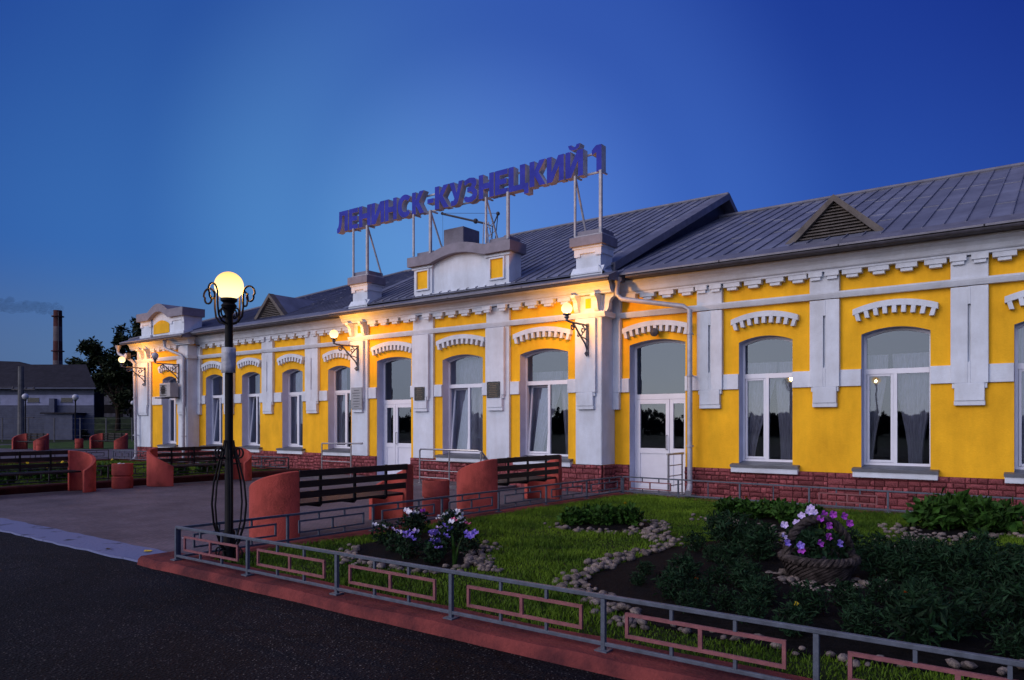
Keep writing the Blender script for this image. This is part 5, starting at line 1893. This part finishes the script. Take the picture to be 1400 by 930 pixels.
iris = thing('iris_plant', 'upright strap leaved plant at the right end of the roadside bed', 'plant', (-5.02, 5.72, .10))
lf = MB()
for k in range(9):
    a = rnd.uniform(0, 6.28)
    d = Vector((math.cos(a), math.sin(a), 0))
    s = Vector((-d.y, d.x, 0)) * .011
    h_ = rnd.uniform(.2, .36)
    b_ = d * .02
    t1, t2 = d * .05 + Vector((0, 0, h_ * .6)), d * rnd.uniform(.08, .16) + Vector((0, 0, h_))
    lf.add([b_ - s, b_ + s, t1 + s, t1 - s, t2], [(0, 1, 2, 3), (3, 2, 4)])
lf.build('leaf_blades', M['leafgreen'], iris, fix=False)

# dark marigold bushes of the big bed
mg = [(-3.38, 8.89), (-3.2, 9.25), (-2.9, 9.03), (-3.37, 8.06), (-2.95, 7.55), (-2.6, 7.9), (-2.87, 6.69), (-2.52, 6.55), (-2.36, 6.85), (-2.42, 5.93), (-2.13, 5.70), (-2.02, 6.23),
      (-1.75, 6.45), (-1.84, 5.45), (-1.55, 5.90), (-1.38, 6.35), (-1.35, 7.75), (-1.10, 7.55), (-.9, 8.1), (-1.17, 6.7), (-.85, 6.35), (-.60, 7.2), (-.35, 7.75), (-1.1, 5.55), (-.6, 5.85),
      (-.25, 6.6), (-.35, 8.6), (-.66, 9.0), (-1.3, 8.5), (-2.3, 8.6), (-2.05, 8.2), (-1.6, 8.9), (-.1, 8.0), (.15, 7.2), (.2, 6.2), (-.95, 7.05), (-1.5, 5.3), (-.2, 5.6), (-3.1, 6.1), (-.1, 9.2), (.4, 8.6), (.6, 7.6),
      (-3.0, 7.0), (-3.25, 6.55), (-2.75, 6.3), (-2.65, 7.25), (-2.25, 6.5), (-2.6, 5.75), (-2.3, 5.45), (-1.95, 5.95), (-1.2, 6.05), (-.95, 5.95), (-.75, 5.5), (-.85, 6.75), (-.45, 6.25),
      (-1.05, 8.05), (-.75, 7.7), (-.6, 8.4), (-1.25, 9.0), (-1.95, 9.1), (-2.5, 9.1), (-2.75, 8.35), (.0, 6.9), (-.05, 7.5), (.1, 5.9), (.25, 8.2), (-.35, 9.2), (-1.65, 8.35),
      (.6, 6.6), (.9, 7.2), (1.2, 6.4), (1.4, 7.4), (.7, 8.2), (1.2, 8.1), (.5, 9.1), (.5, 5.7), (.2, 9.3), (1.5, 6.9), (.95, 5.9)]
fl_at = {9: ('f_orange',), 20: ('f_orange',), 36: ('f_yellow',), 33: ('f_orange',)}
mrow = ['at the far left edge of', 'at the back left of', 'left of the basket in', 'near the stone edge of', 'at the front left of', 'right of the basket in', 'nearest the road fence in', 'at the back right of']
def where(x, y):
    if y < 5.75:
        return 'close to the road fence'
    if x < -2.35:
        return 'by the curved stone border' if y < 7.3 else 'left of the basket'
    if y > 8.4:
        return 'behind the basket'
    if x > -1.2:
        return 'right of the basket'
    return 'in front of the basket stones'


for i, (x, y) in enumerate(mg):
    w = where(x, y)
    lb = 'dark feathery marigold bush without flowers ' + w
    if i in fl_at:
        lb = ('dark marigold bush with a yellow flower ' if fl_at[i][0] == 'f_yellow' else 'dark marigold bush with an orange flower ') + w
    sc_ = rnd.uniform(.72, 1.05)
    if x < -.9 and y < 7.3:
        sc_ *= .72
    if x < -2.8 and y < 8.2:
        sc_ *= .62
    # nothing grows on the stones at the foot of the basket
    if math.hypot(x + 1.75, y - 7.05) < .55 or (abs(x + 1.72) < .2 and 6.3 < y < 7.3):
        continue
    plant('marigold_bush', lb, 'plant', (x, y, .10), bush_me[i % 4], sc_, fl_at.get(i, ()), 'dark marigold bushes', .8)
tall = plant('feathery_shrub', 'taller feathery shrub between the stone border and the basket', 'plant', (-3.05, 8.45, .10), bush_me[2], 1.25)
# smaller green clumps of the other beds
for i, (x, y) in enumerate([(-5.68, 9.13), (-5.5, 9.3), (-5.45, 9.6), (-5.2, 9.65), (-5.0, 9.55), (-5.3, 9.3)]):
    lb = 'low bright green plant in the small stone ringed bed on the lawn'
    if i == 3:
        lb = 'low green plant with a yellow flower in the small stone ringed bed'
    plant('low_plant', lb, 'plant', (x, y, .10), green_me[i % 3], .95, ('f_yellow',) if i == 3 else (), 'low plants of the small bed')
for i, (x, y) in enumerate([(-4.2, 11.4), (-4.05, 11.6), (-3.75, 11.4), (-3.55, 11.65), (-3.3, 11.3), (-3.1, 10.9), (-2.95, 11.4)]):
    lb = 'low green plant behind the stone border left of the basket, before the base wall'
    if i == 2:
        lb = 'low green plant with an orange flower behind the stone border'
    plant('low_plant', lb, 'plant', (x, y, .10), green_me[i % 3], 1.05, ('f_orange',) if i == 2 else (), 'low plants behind the stone border')
for i, (x, y) in enumerate([(-1.4, 11.75), (-1.2, 11.95), (-1.05, 12.1), (-.85, 11.75), (-.65, 11.9), (-1.25, 12.2), (-.9, 12.2)]):
    plant('leafy_plant', ('leafy dark green plant at the front of the bed under the right windows', 'leafy dark green plant at the back of the bed under the right windows')[y > 11.95], 'plant', (x, y, .10), green_me[i % 3], rnd.uniform(1.3, 1.6), (), 'leafy plants under the right windows')

# left garden marigolds, small
for i in range(16):
    x, y = -19.6 - rnd.random() * 2.2, 6.0 + rnd.random() * 6.5
    plant('low_plant', 'low green plant with yellow flower behind the left benches', 'plant', (x, y, .10), green_me[i % 3], 1.2, ('f_yellow',), 'flowers behind the left benches', 1.6)

# ------------------------------------------------------------------ border stones
def pebble(seed):
    r = random.Random(seed)
    mb = MB()
    n, m = 7, 4
    vs = []
    for j in range(m + 1):
        a = math.pi * j / m
        for i in range(n):
            b_ = 2 * math.pi * i / n
            k = 1 + r.uniform(-.2, .2)
            vs.append((math.sin(a) * math.cos(b_) * .5 * k, math.sin(a) * math.sin(b_) * .38 * k, math.cos(a) * .27 * (1 + r.uniform(-.1, .1))))
    mb.add(vs, [(j * n + i, j * n + (i + 1) % n, (j + 1) * n + (i + 1) % n, (j + 1) * n + i) for j in range(m) for i in range(n)])
    return mb.mesh('border_stone', M['stone'], smooth='all', fix=False)


peb = [pebble(200 + i) for i in range(8)]


def along(pts, step, spread, seed):
    r = random.Random(seed)
    step *= .85
    out = []
    for (x0, y0), (x1, y1) in zip(pts, pts[1:]):
        L_ = math.hypot(x1 - x0, y1 - y0)
        k = max(1, int(L_ / step))
        for i in range(k):
            t = (i + r.random()) / k
            out.append((x0 + (x1 - x0) * t + r.gauss(0, spread), y0 + (y1 - y0) * t + r.gauss(0, spread)))
    return out


borders = [
    ('grey rounded stone in the ring at the foot of the wicker basket', 'stones round the basket', [(-2.22, 7.30), (-2.06, 7.02), (-1.93, 6.92), (-1.75, 6.82), (-1.58, 7.0), (-1.46, 7.25), (-1.42, 7.5)], .022, .10),
    ('grey rounded stone edging the roadside petunia bed', 'stones round the roadside bed', [(-6.85, 5.95), (-6.2, 5.32), (-5.57, 5.2), (-4.95, 5.32), (-4.86, 5.7), (-4.95, 6.0), (-4.6, 5.85)], .05, .06),
    ('grey rounded stone edging the right end of the roadside petunia bed', 'stones right of the roadside bed', [(-4.55, 5.8), (-4.9, 5.95), (-5.1, 6.2), (-5.35, 6.6), (-5.5, 6.95)], .026, .09),
    ('rounded stone in the curved border left of the big dark bed', 'stones along the big bed', [(-2.46, 4.85), (-2.94, 5.2), (-3.28, 5.45), (-3.62, 5.7), (-3.75, 6.1), (-3.82, 6.65), (-3.86, 7.2), (-3.8, 7.8), (-3.85, 8.4), (-4.14, 8.83), (-4.54, 9.09), (-4.91, 9.16)], .026, .085),
    ('rounded stone edging the small bed in the middle of the lawn', 'stones round the small bed', [(-5.85, 8.75), (-5.5, 8.68), (-5.1, 8.72), (-4.8, 8.85), (-4.5, 9.1), (-4.55, 9.7), (-4.8, 10.1), (-5.1, 10.15)], .036, .075),
    ('rounded stone in the border behind the wicker basket', 'stones behind the basket', [(-4.45, 11.08), (-4.0, 10.8), (-3.6, 10.52), (-3.2, 10.15), (-2.9, 9.6), (-2.7, 9.2)], .026, .14),
    ('rounded stone in the wide border under the right wing windows', 'stones under the right windows', [(-1.95, 11.8), (-1.67, 11.4), (-1.49, 10.8), (-1.42, 10.0), (-1.35, 9.6), (-1.27, 10.4), (-1.1, 10.9), (-.88, 11.2), (-.6, 11.6), (-.3, 11.95)], .03, .13),
    ('rounded stone edging the big dark bed beside the road fence', 'stones by the road fence', [(-2.3, 4.95), (-1.7, 5.0), (-1.0, 4.95), (-.5, 5.2), (.2, 5.5)], .10, .06),
]
cand = []
for k, (lb, gp, pts, st, sp) in enumerate(borders):
    for x, y in along(pts, st, sp, 300 + k):
        s = rnd.uniform(.05, .115)
        d = -x * math.sin(YAW) + y * math.cos(YAW)
        cand.append(((s / d) * (1 if gp != 'stones round the roadside bed' else .9), x, y, s, lb, gp))
cand.sort(reverse=True)
rest = MB()
for k, (sz, x, y, s, lb, gp) in enumerate(cand):
    me = peb[k % 8]
    rz, tl = rnd.uniform(0, 6.28), rnd.uniform(-.4, .4)
    z = .095 + s * .16 + rnd.choice((0, 0, 0, .03))
    if k < 295:
        o = share('border_stone', me, None, (x, y, z), (tl, rnd.uniform(-.3, .3), rz), (s * rnd.uniform(.8, 1.2),) * 3)
        tag(o, lb, 'stone', gp)
    else:
        mt = Matrix.Translation((x, y, z)) @ Matrix.Rotation(rz, 4, 'Z') @ Matrix.Rotation(tl, 4, 'X') @ Matrix.Scale(s, 4)
        rest.add([mt @ v.co for v in me.vertices], [tuple(p.vertices) for p in me.polygons])
if rest.v:
    tag(rest.build('border_stones', M['stone'], smooth='all', fix=False), 'remaining small grey edging stones of the lawn beds', 'stones', kind='stuff')


# ------------------------------------------------------------------ grass
def in_poly(px, py, poly):
    c = np.zeros(px.shape, bool)
    n_ = len(poly)
    for i in range(n_):
        x0, y0 = poly[i]
        x1, y1 = poly[(i + 1) % n_]
        cond = ((y0 > py) != (y1 > py)) & (px < (x1 - x0) * (py - y0) / (y1 - y0 + 1e-12) + x0)
        c ^= cond
    return c


def grass(name, label, poly, holes, z, density, hgt, seed, m):
    g = np.random.default_rng(seed)
    xs_, ys_ = [p[0] for p in poly], [p[1] for p in poly]
    n_ = int((max(xs_) - min(xs_)) * (max(ys_) - min(ys_)) * density)
    x = g.uniform(min(xs_), max(xs_), n_)
    y = g.uniform(min(ys_), max(ys_), n_)
    k = in_poly(x, y, poly)
    for h_ in holes:
        k &= ~in_poly(x, y, h_)
    # keep what the camera side can see well, thin the far part
    x, y = x[k], y[k]
    n_ = len(x)
    clump = .75 + .35 * np.sin(x * 3.1 + np.sin(y * 2.3)) * np.sin(y * 2.7 + 1.3 * np.sin(x * 1.9))
    h = hgt * g.uniform(.5, 1.3, n_) * clump
    a = g.uniform(0, 2 * np.pi, n_)
    w = g.uniform(.003, .0055, n_)
    lx, ly = g.normal(0, .4, n_) * h, g.normal(0, .4, n_) * h
    v = np.zeros((n_, 5, 3), np.float32)
    dx, dy = np.cos(a) * w, np.sin(a) * w
    zz = np.full(n_, z)
    v[:, 0] = np.stack([x - dx, y - dy, zz], 1)
    v[:, 1] = np.stack([x + dx, y + dy, zz], 1)
    v[:, 2] = np.stack([x + dx * .7 + lx * .35, y + dy * .7 + ly * .35, zz + h * .6], 1)
    v[:, 3] = np.stack([x - dx * .7 + lx * .35, y - dy * .7 + ly * .35, zz + h * .6], 1)
    v[:, 4] = np.stack([x + lx, y + ly, zz + h], 1)
    me = bpy.data.meshes.new(name)
    me.vertices.add(n_ * 5)
    me.vertices.foreach_set('co', v.reshape(-1))
    base = (np.arange(n_) * 5)[:, None]
    loops = np.concatenate([base + np.array([[0, 1, 2, 3]]), base + np.array([[3, 2, 4]])], 1).reshape(-1).astype(np.int32)
    me.loops.add(len(loops))
    me.loops.foreach_set('vertex_index', loops)
    st_ = (np.arange(n_) * 7)[:, None] + np.array([[0, 4]])
    me.polygons.add(n_ * 2)
    me.polygons.foreach_set('loop_start', st_.reshape(-1).astype(np.int32))
    me.update(calc_edges=True)
    me.validate()
    me.materials.append(m)
    o_ = bpy.data.objects.new(name, me)
    COL.objects.link(o_)
    tag(o_, label, 'grass', kind='stuff')


lawn_poly = [(-7.52, 4.44), (2.2, 4.44), (2.2, 13.3), (-7.24, 13.85)]
grass('grass', 'short green lawn grass between the fences and the flower beds', lawn_poly, [BIG, B1, B2, B3, B4], .083, 2600, .055, 5, M['grass'])
grass('grass', 'darker grass of the garden behind the left benches', [(-29.8, 4.6), (-18.98, 4.6), (-18.98, 13.9), (-29.8, 13.9)], [], .098, 420, .09, 6, M['grass'])

# ------------------------------------------------------------------ far left background, in the frame of the view direction
FW = Vector((-math.sin(YAW), math.cos(YAW), 0))
RT = Vector((math.cos(YAW), math.sin(YAW), 0))


def far(r_, d):
    p = RT * r_ + FW * d
    return (p.x, p.y, 0)


# gabled shed with pale siding
sh = thing('siding_shed', 'long grey siding shed with dark gable roof beyond the far benches', 'shed', far(-40, 70), YAW)
MB().prism([(-34, 0), (0, 0), (-3.4, 4.4), (-34, 4.4)], 'z', -.02, 5.0).build('wall', M['shedwall'], sh)
for k in range(14):
    MB().box(-34.0, .03, -.05, -.001, .2 + k * .21, .37 + k * .21).build('siding_board', M['shedwall'], sh)
MB().box(-34.02, .02, -.06, -.002, 3.25, 4.25).build('upper_band', M['shedband'], sh)
for x0 in (-10.1, -6.3, -3.1, -13.8, -17.5):
    w = MB().box(x0, x0 + 1.1, -.09, -.061, 3.55, 3.98)
    wo = w.build('window', M['blackglass'], sh)
    MB().box(x0 - .06, x0 + 1.16, -.11, -.062, 3.48, 3.549).build('sill', M['shedwall'], wo)
MB().add([(-35, -.6, 4.95), (.5, -.6, 4.95), (-3.2, 4.2, 7.5), (-35, 4.2, 7.5), (-3.0, 4.8, 4.95), (-35, 4.8, 4.95)], [(0, 1, 2, 3), (3, 2, 4, 5), (1, 4, 2)]).build('roof', M['shedroof'], sh, fix=False)
MB().box(-35, .5, -.62, -.5, 4.8, 4.95).build('eave_board', M['shedwall'], sh)
MB().box(-3.6, -1.0, -1.8, -.02, 0, 2.4).build('porch', M['shedwall'], sh)
MB().box(-3.9, -.7, -2.0, -.02, 2.42, 2.55).build('porch_roof', M['shedroof'], sh)
MB().box(-4.6, -3.7, -.12, -.06, .0, 2.5).build('door', M['shedband'], sh)
MB().box(-4.0, -3.5, -.5, -.065, 2.56, 3.9).build('flue', M['shedwall'], sh)
pk = far(-69, 88)
s2 = thing('low_building', 'dark low roof peeking over the shed at the left edge', 'building', far(-58, 95), YAW)
MB().box(-22, 0, 0, 9, -.02, 7).build('wall', M['darkwall'], s2)
MB().add([(-22, -.4, 7), (.4, -.4, 7), (.4, 4.5, 7.6), (-9, 4.5, 9.9), (-22, 4.5, 10.3), (.4, 9.4, 7), (-22, 9.4, 7)], [(0, 1, 2, 3, 4), (4, 3, 2, 5, 6)]).build('roof', M['shedroof'], s2, fix=False)

# dark two storey house behind the tree
hs = thing('dark_house', 'dark two storey house with pale windows behind the big tree', 'house', far(-63.5, 110), YAW)
MB().box(0, 16, 0, 10, -.02, 7.4).build('wall', M['darkwall'], hs)
MB().add([(-.6, -.6, 7.3), (16.6, -.6, 7.3), (14, 5, 9.6), (2, 5, 9.6), (-.6, 10.6, 7.3), (16.6, 10.6, 7.3)], [(0, 1, 2, 3), (3, 2, 5, 4), (0, 3, 4), (1, 5, 2)]).build('roof', M['shedroof'], hs, fix=False)
for i, (x0, z0, w, h_) in enumerate(((1.2, 1.3, 2.6, 1.6), (1.2, 4.4, 2.2, 1.3), (7.6, 4.3, .55, 1.6), (9.3, 4.3, .55, 1.6), (11.0, 4.3, .55, 1.8), (7.6, 1.4, .55, 1.3), (9.3, 1.4, .55, 1.3), (13, 4.3, .6, 1.6), (5.2, 4.4, .7, 1.5), (5.2, 1.3, .7, 1.5))):
    f = MB().box(x0 - .1, x0 + w + .1, -.08, -.001, z0 - .1, z0 + h_ + .1).build('window', M['darkwin'], hs)
    npn = 4 if w > 2 else 1
    for k in range(npn):
        a = x0 + w * k / npn + .05
        MB().box(a, x0 + w * (k + 1) / npn - .05, -.10, -.082, z0 + .02, z0 + h_ * .62).build('pane', M['blackglass'] if i % 3 != 1 else M['darkwin'], f)
MB().prism([(6.4, 8.0), (9.2, 8.0), (8.4, 6.9), (7.2, 6.9)], 'y', -1.6, -.01).build('porch_canopy', M['darkwin'], hs)
structure('grassy_bank', MB().add([tuple(Vector(far(r_, d)) + Vector((0, 0, z))) for d, z in ((84, -.02), (90, 2.2), (100, 2.35), (108, 0)) for r_ in (-75, -60, -48, -40, -20)],
                                 [(j * 5 + i, j * 5 + i + 1, (j + 1) * 5 + i + 1, (j + 1) * 5 + i) for j in range(3) for i in range(4)]), M['drygrass'], smooth='all')


def tree(name, label, loc, blobs, trunk_h, tr, limbs, leaves, seed, m, size=.45):
    r = random.Random(seed)
    o = thing(name, label, 'tree', loc, YAW)
    t = MB()
    t.tube([(0, 0, -.1), (.1, 0, trunk_h * .5), (-.1, .1, trunk_h), (0, 0, trunk_h * 1.35)], [tr, tr * .75, tr * .6, tr * .35], 8)
    for bx, by, bz, br in blobs:
        t.tube([(0, 0, trunk_h * .8), (bx * .5, by * .5, trunk_h * .8 + (bz - trunk_h * .8) * .6), (bx, by, bz)], [tr * .45, tr * .25, tr * .08], 6)
        for _ in range(4):
            d = Vector((r.gauss(0, 1), r.gauss(0, 1), r.gauss(.3, 1))).normalized() * br * .9
            t.tube([(bx * .8, by * .8, bz * .9 + trunk_h * .08), (bx + d.x * .5, by + d.y * .5, bz + d.z * .4), (bx + d.x, by + d.y, bz + d.z)], [tr * .12, tr * .07, tr * .02], 5)
    t.build('trunk', M['bark'], o)
    c = MB()
    for bx, by, bz, br in blobs:
        nn = int(leaves * br ** 2)
        subs = [Vector((r.gauss(0, .46), r.gauss(0, .46), r.gauss(0, .42))) * br for _ in range(11)]
        for _ in range(nn):
            s_ = r.choice(subs)
            p = Vector((bx, by, bz)) + s_ + Vector((r.gauss(0, 1), r.gauss(0, 1), r.gauss(0, .7))) * br * .2
            d = Vector((r.gauss(0, 1), r.gauss(0, 1), r.gauss(.2, .7))).normalized()
            q_ = d.cross(Vector((r.gauss(0, 1), r.gauss(0, 1), r.gauss(0, 1)))).normalized()
            L_ = size * r.uniform(.5, 1.3)
            c.add([p, p + d * L_ * .5 + q_ * L_ * .22, p + d * L_, p + d * L_ * .5 - q_ * L_ * .22], [(0, 1, 2, 3)])
    c.build('crown', m, o, fix=False)
    return o


tree('broadleaf_tree', 'big dark tree with ragged lobes rising between the shed and the station', far(-46.4, 86),
     [(-4.0, 0, 8.4, 1.5), (-3.0, 0, 10.2, 1.3), (-2.0, 1, 9.0, 1.3), (-.3, 0, 8.6, 2.0), (1.6, 0, 11.0, 1.7), (3.0, 0, 12.6, 1.4), (3.8, 1, 10.0, 2.1), (.6, 1, 6.4, 2.2), (4.0, 0, 6.8, 2.4), (-2.2, 1, 6.6, 1.6), (.4, 0, 10.9, 1.0), (2.4, -.5, 5.0, 2.0), (4.6, 0, 4.8, 1.8)],
     4.2, .36, 0, 380, 21, M['leafdark'], .55)
for i, (r_, d, h_) in enumerate(((-48.6, 75, 1.3), (-41.2, 70, 1.1), (-30.5, 66, 1.7))):
    o = thing('round_shrub', ('small dark shrub between the left lamps', 'small dark shrub right of the second far lamp', 'larger round dark shrub beside the far small bench')[i], 'shrub', far(r_, d))
    share('foliage', leaf_cloud(500, .5, .5, .5, .18, 400 + i, .48, .3).mesh('foliage', M['leafdark'], fix=False), o, (0, 0, 0), (0, 0, 0), (h_ * 1.6, h_ * 1.6, h_))
    MB().tube([(0, 0, -.05), (0, 0, h_ * .5)], .05, 5).build('stem', M['bark'], o)

# wire fence with thin posts, in front of the shed
wf = thing('wire_fence', 'thin wire fence on grey posts in front of the shed and dark house', 'fence', far(-52, 62), YAW)
pm = MB().box(-.04, .04, -.04, .04, -.05, 2.0).mesh('post', M['concpole'])
for k in range(14):
    share('post', pm, wf, (k * 2.2, 0, 0))
wm = MB().box(0, 28.6, -.008, .008, -.008, .008).mesh('wire', M['concpole'])
for z in (.5, 1.0, 1.5, 1.95):
    share('wire', wm, wf, (0, .05, z))
# power pole
pp = thing('power_pole', 'grey concrete power pole with short crossarms in front of the shed', 'pole', far(-37.6, 56), YAW)
MB().tube([(0, 0, -.1), (0, 0, 5.9)], [.24, .19], 10).build('pole', M['concpole'], pp)
MB().box(-.7, 1.1, -.05, .05, 4.1, 4.2).build('crossarm', M['gutter'], pp)
MB().box(-.1, 1.0, -.05, .05, 1.95, 2.03).build('crossarm', M['gutter'], pp)
ins = MB()
for x in (-.6, .4, 1.0):
    ins.lathe([(.05, 0), (.07, .06), (.04, .14), (.001, .16)], 8, (x, 0, 4.2))
ins.build('insulators', M['gutter'], pp)
for x in (-.6, .4, 1.0):
    MB().tube([(x, 0, 4.36), (x - 12, 2, 4.0), (x - 26, 4, 4.5)], .012, 4).build('wire', M['gutter'], pp)

# chimney stack with bands and smoke
CHX = far(-186.3, 300)
ch = thing('chimney_stack', 'tall factory chimney with red and pale bands, smoking', 'chimney', CHX, YAW)
bands = [(0, 27, 'chimwhite'), (27, 35, 'chimred'), (35, 41, 'chimwhite'), (41, 47.6, 'chimred')]
rad = lambda z: 2.0 - .45 * z / 48
for a, b, k in bands:
    MB().lathe([(rad(a), a), (rad(b), b)], 20).build('band', M[k], ch, smooth=True)
for z in (31, 45.2, 20):
    MB().lathe([(rad(z), z - .3), (rad(z) + .7, z - .25), (rad(z) + .7, z + .1), (rad(z), z + .1)], 20).build('gallery', M['chimred'], ch)
MB().tube([(1.5, -1.9, 0), (1.2, -1.5, 47)], .18, 5).build('ladder', M['gutter'], ch)
sm = MB()
r = random.Random(4)
x = 0
while x < 62:
    t = x / 62
    for _ in range(3):
        rr = r.uniform(.9, 1.7) * (1 + .8 * t)
        sm.sphere((-x + r.uniform(-1, 1), r.uniform(-1.2, 1.2), 48.5 + 1.8 * math.sin(t * 1.7) + r.gauss(0, .6) * (1 + .9 * t)), rr, 10, 7)
    x += .6 + t * .5
o = sm.build('smoke_plume', M['smoke'], None, fix=True)
o.location = CHX
o.rotation_euler = (0, 0, YAW)
tag(o, 'dark smoke plume drifting left from the factory chimney', 'smoke', kind='stuff')

# the wood across the tracks behind the camera, dark in the window reflections
wd = MB()
r = random.Random(9)
for k in range(9000):
    x = r.uniform(-110, 60)
    top = 2.5 + .7 * math.sin(x * .21) + 0.5 * math.sin(x * .53 + 1)
    z = r.uniform(0, 1) ** .7 * top
    y = -62 + r.gauss(0, 3)
    p = Vector((x, y, z))
    d = Vector((r.gauss(0, 1), r.gauss(0, .5), r.gauss(0, 1))).normalized()
    q_ = d.cross(Vector((0, 1, .3))).normalized()
    L_ = r.uniform(.5, 1.1)
    wd.add([p, p + d * L_ * .5 + q_ * L_ * .35, p + d * L_, p + d * L_ * .5 - q_ * L_ * .35], [(0, 1, 2, 3)])
tag(wd.build('wood', M['leafdark'], fix=False), 'dark wood across the tracks', 'trees', kind='stuff')
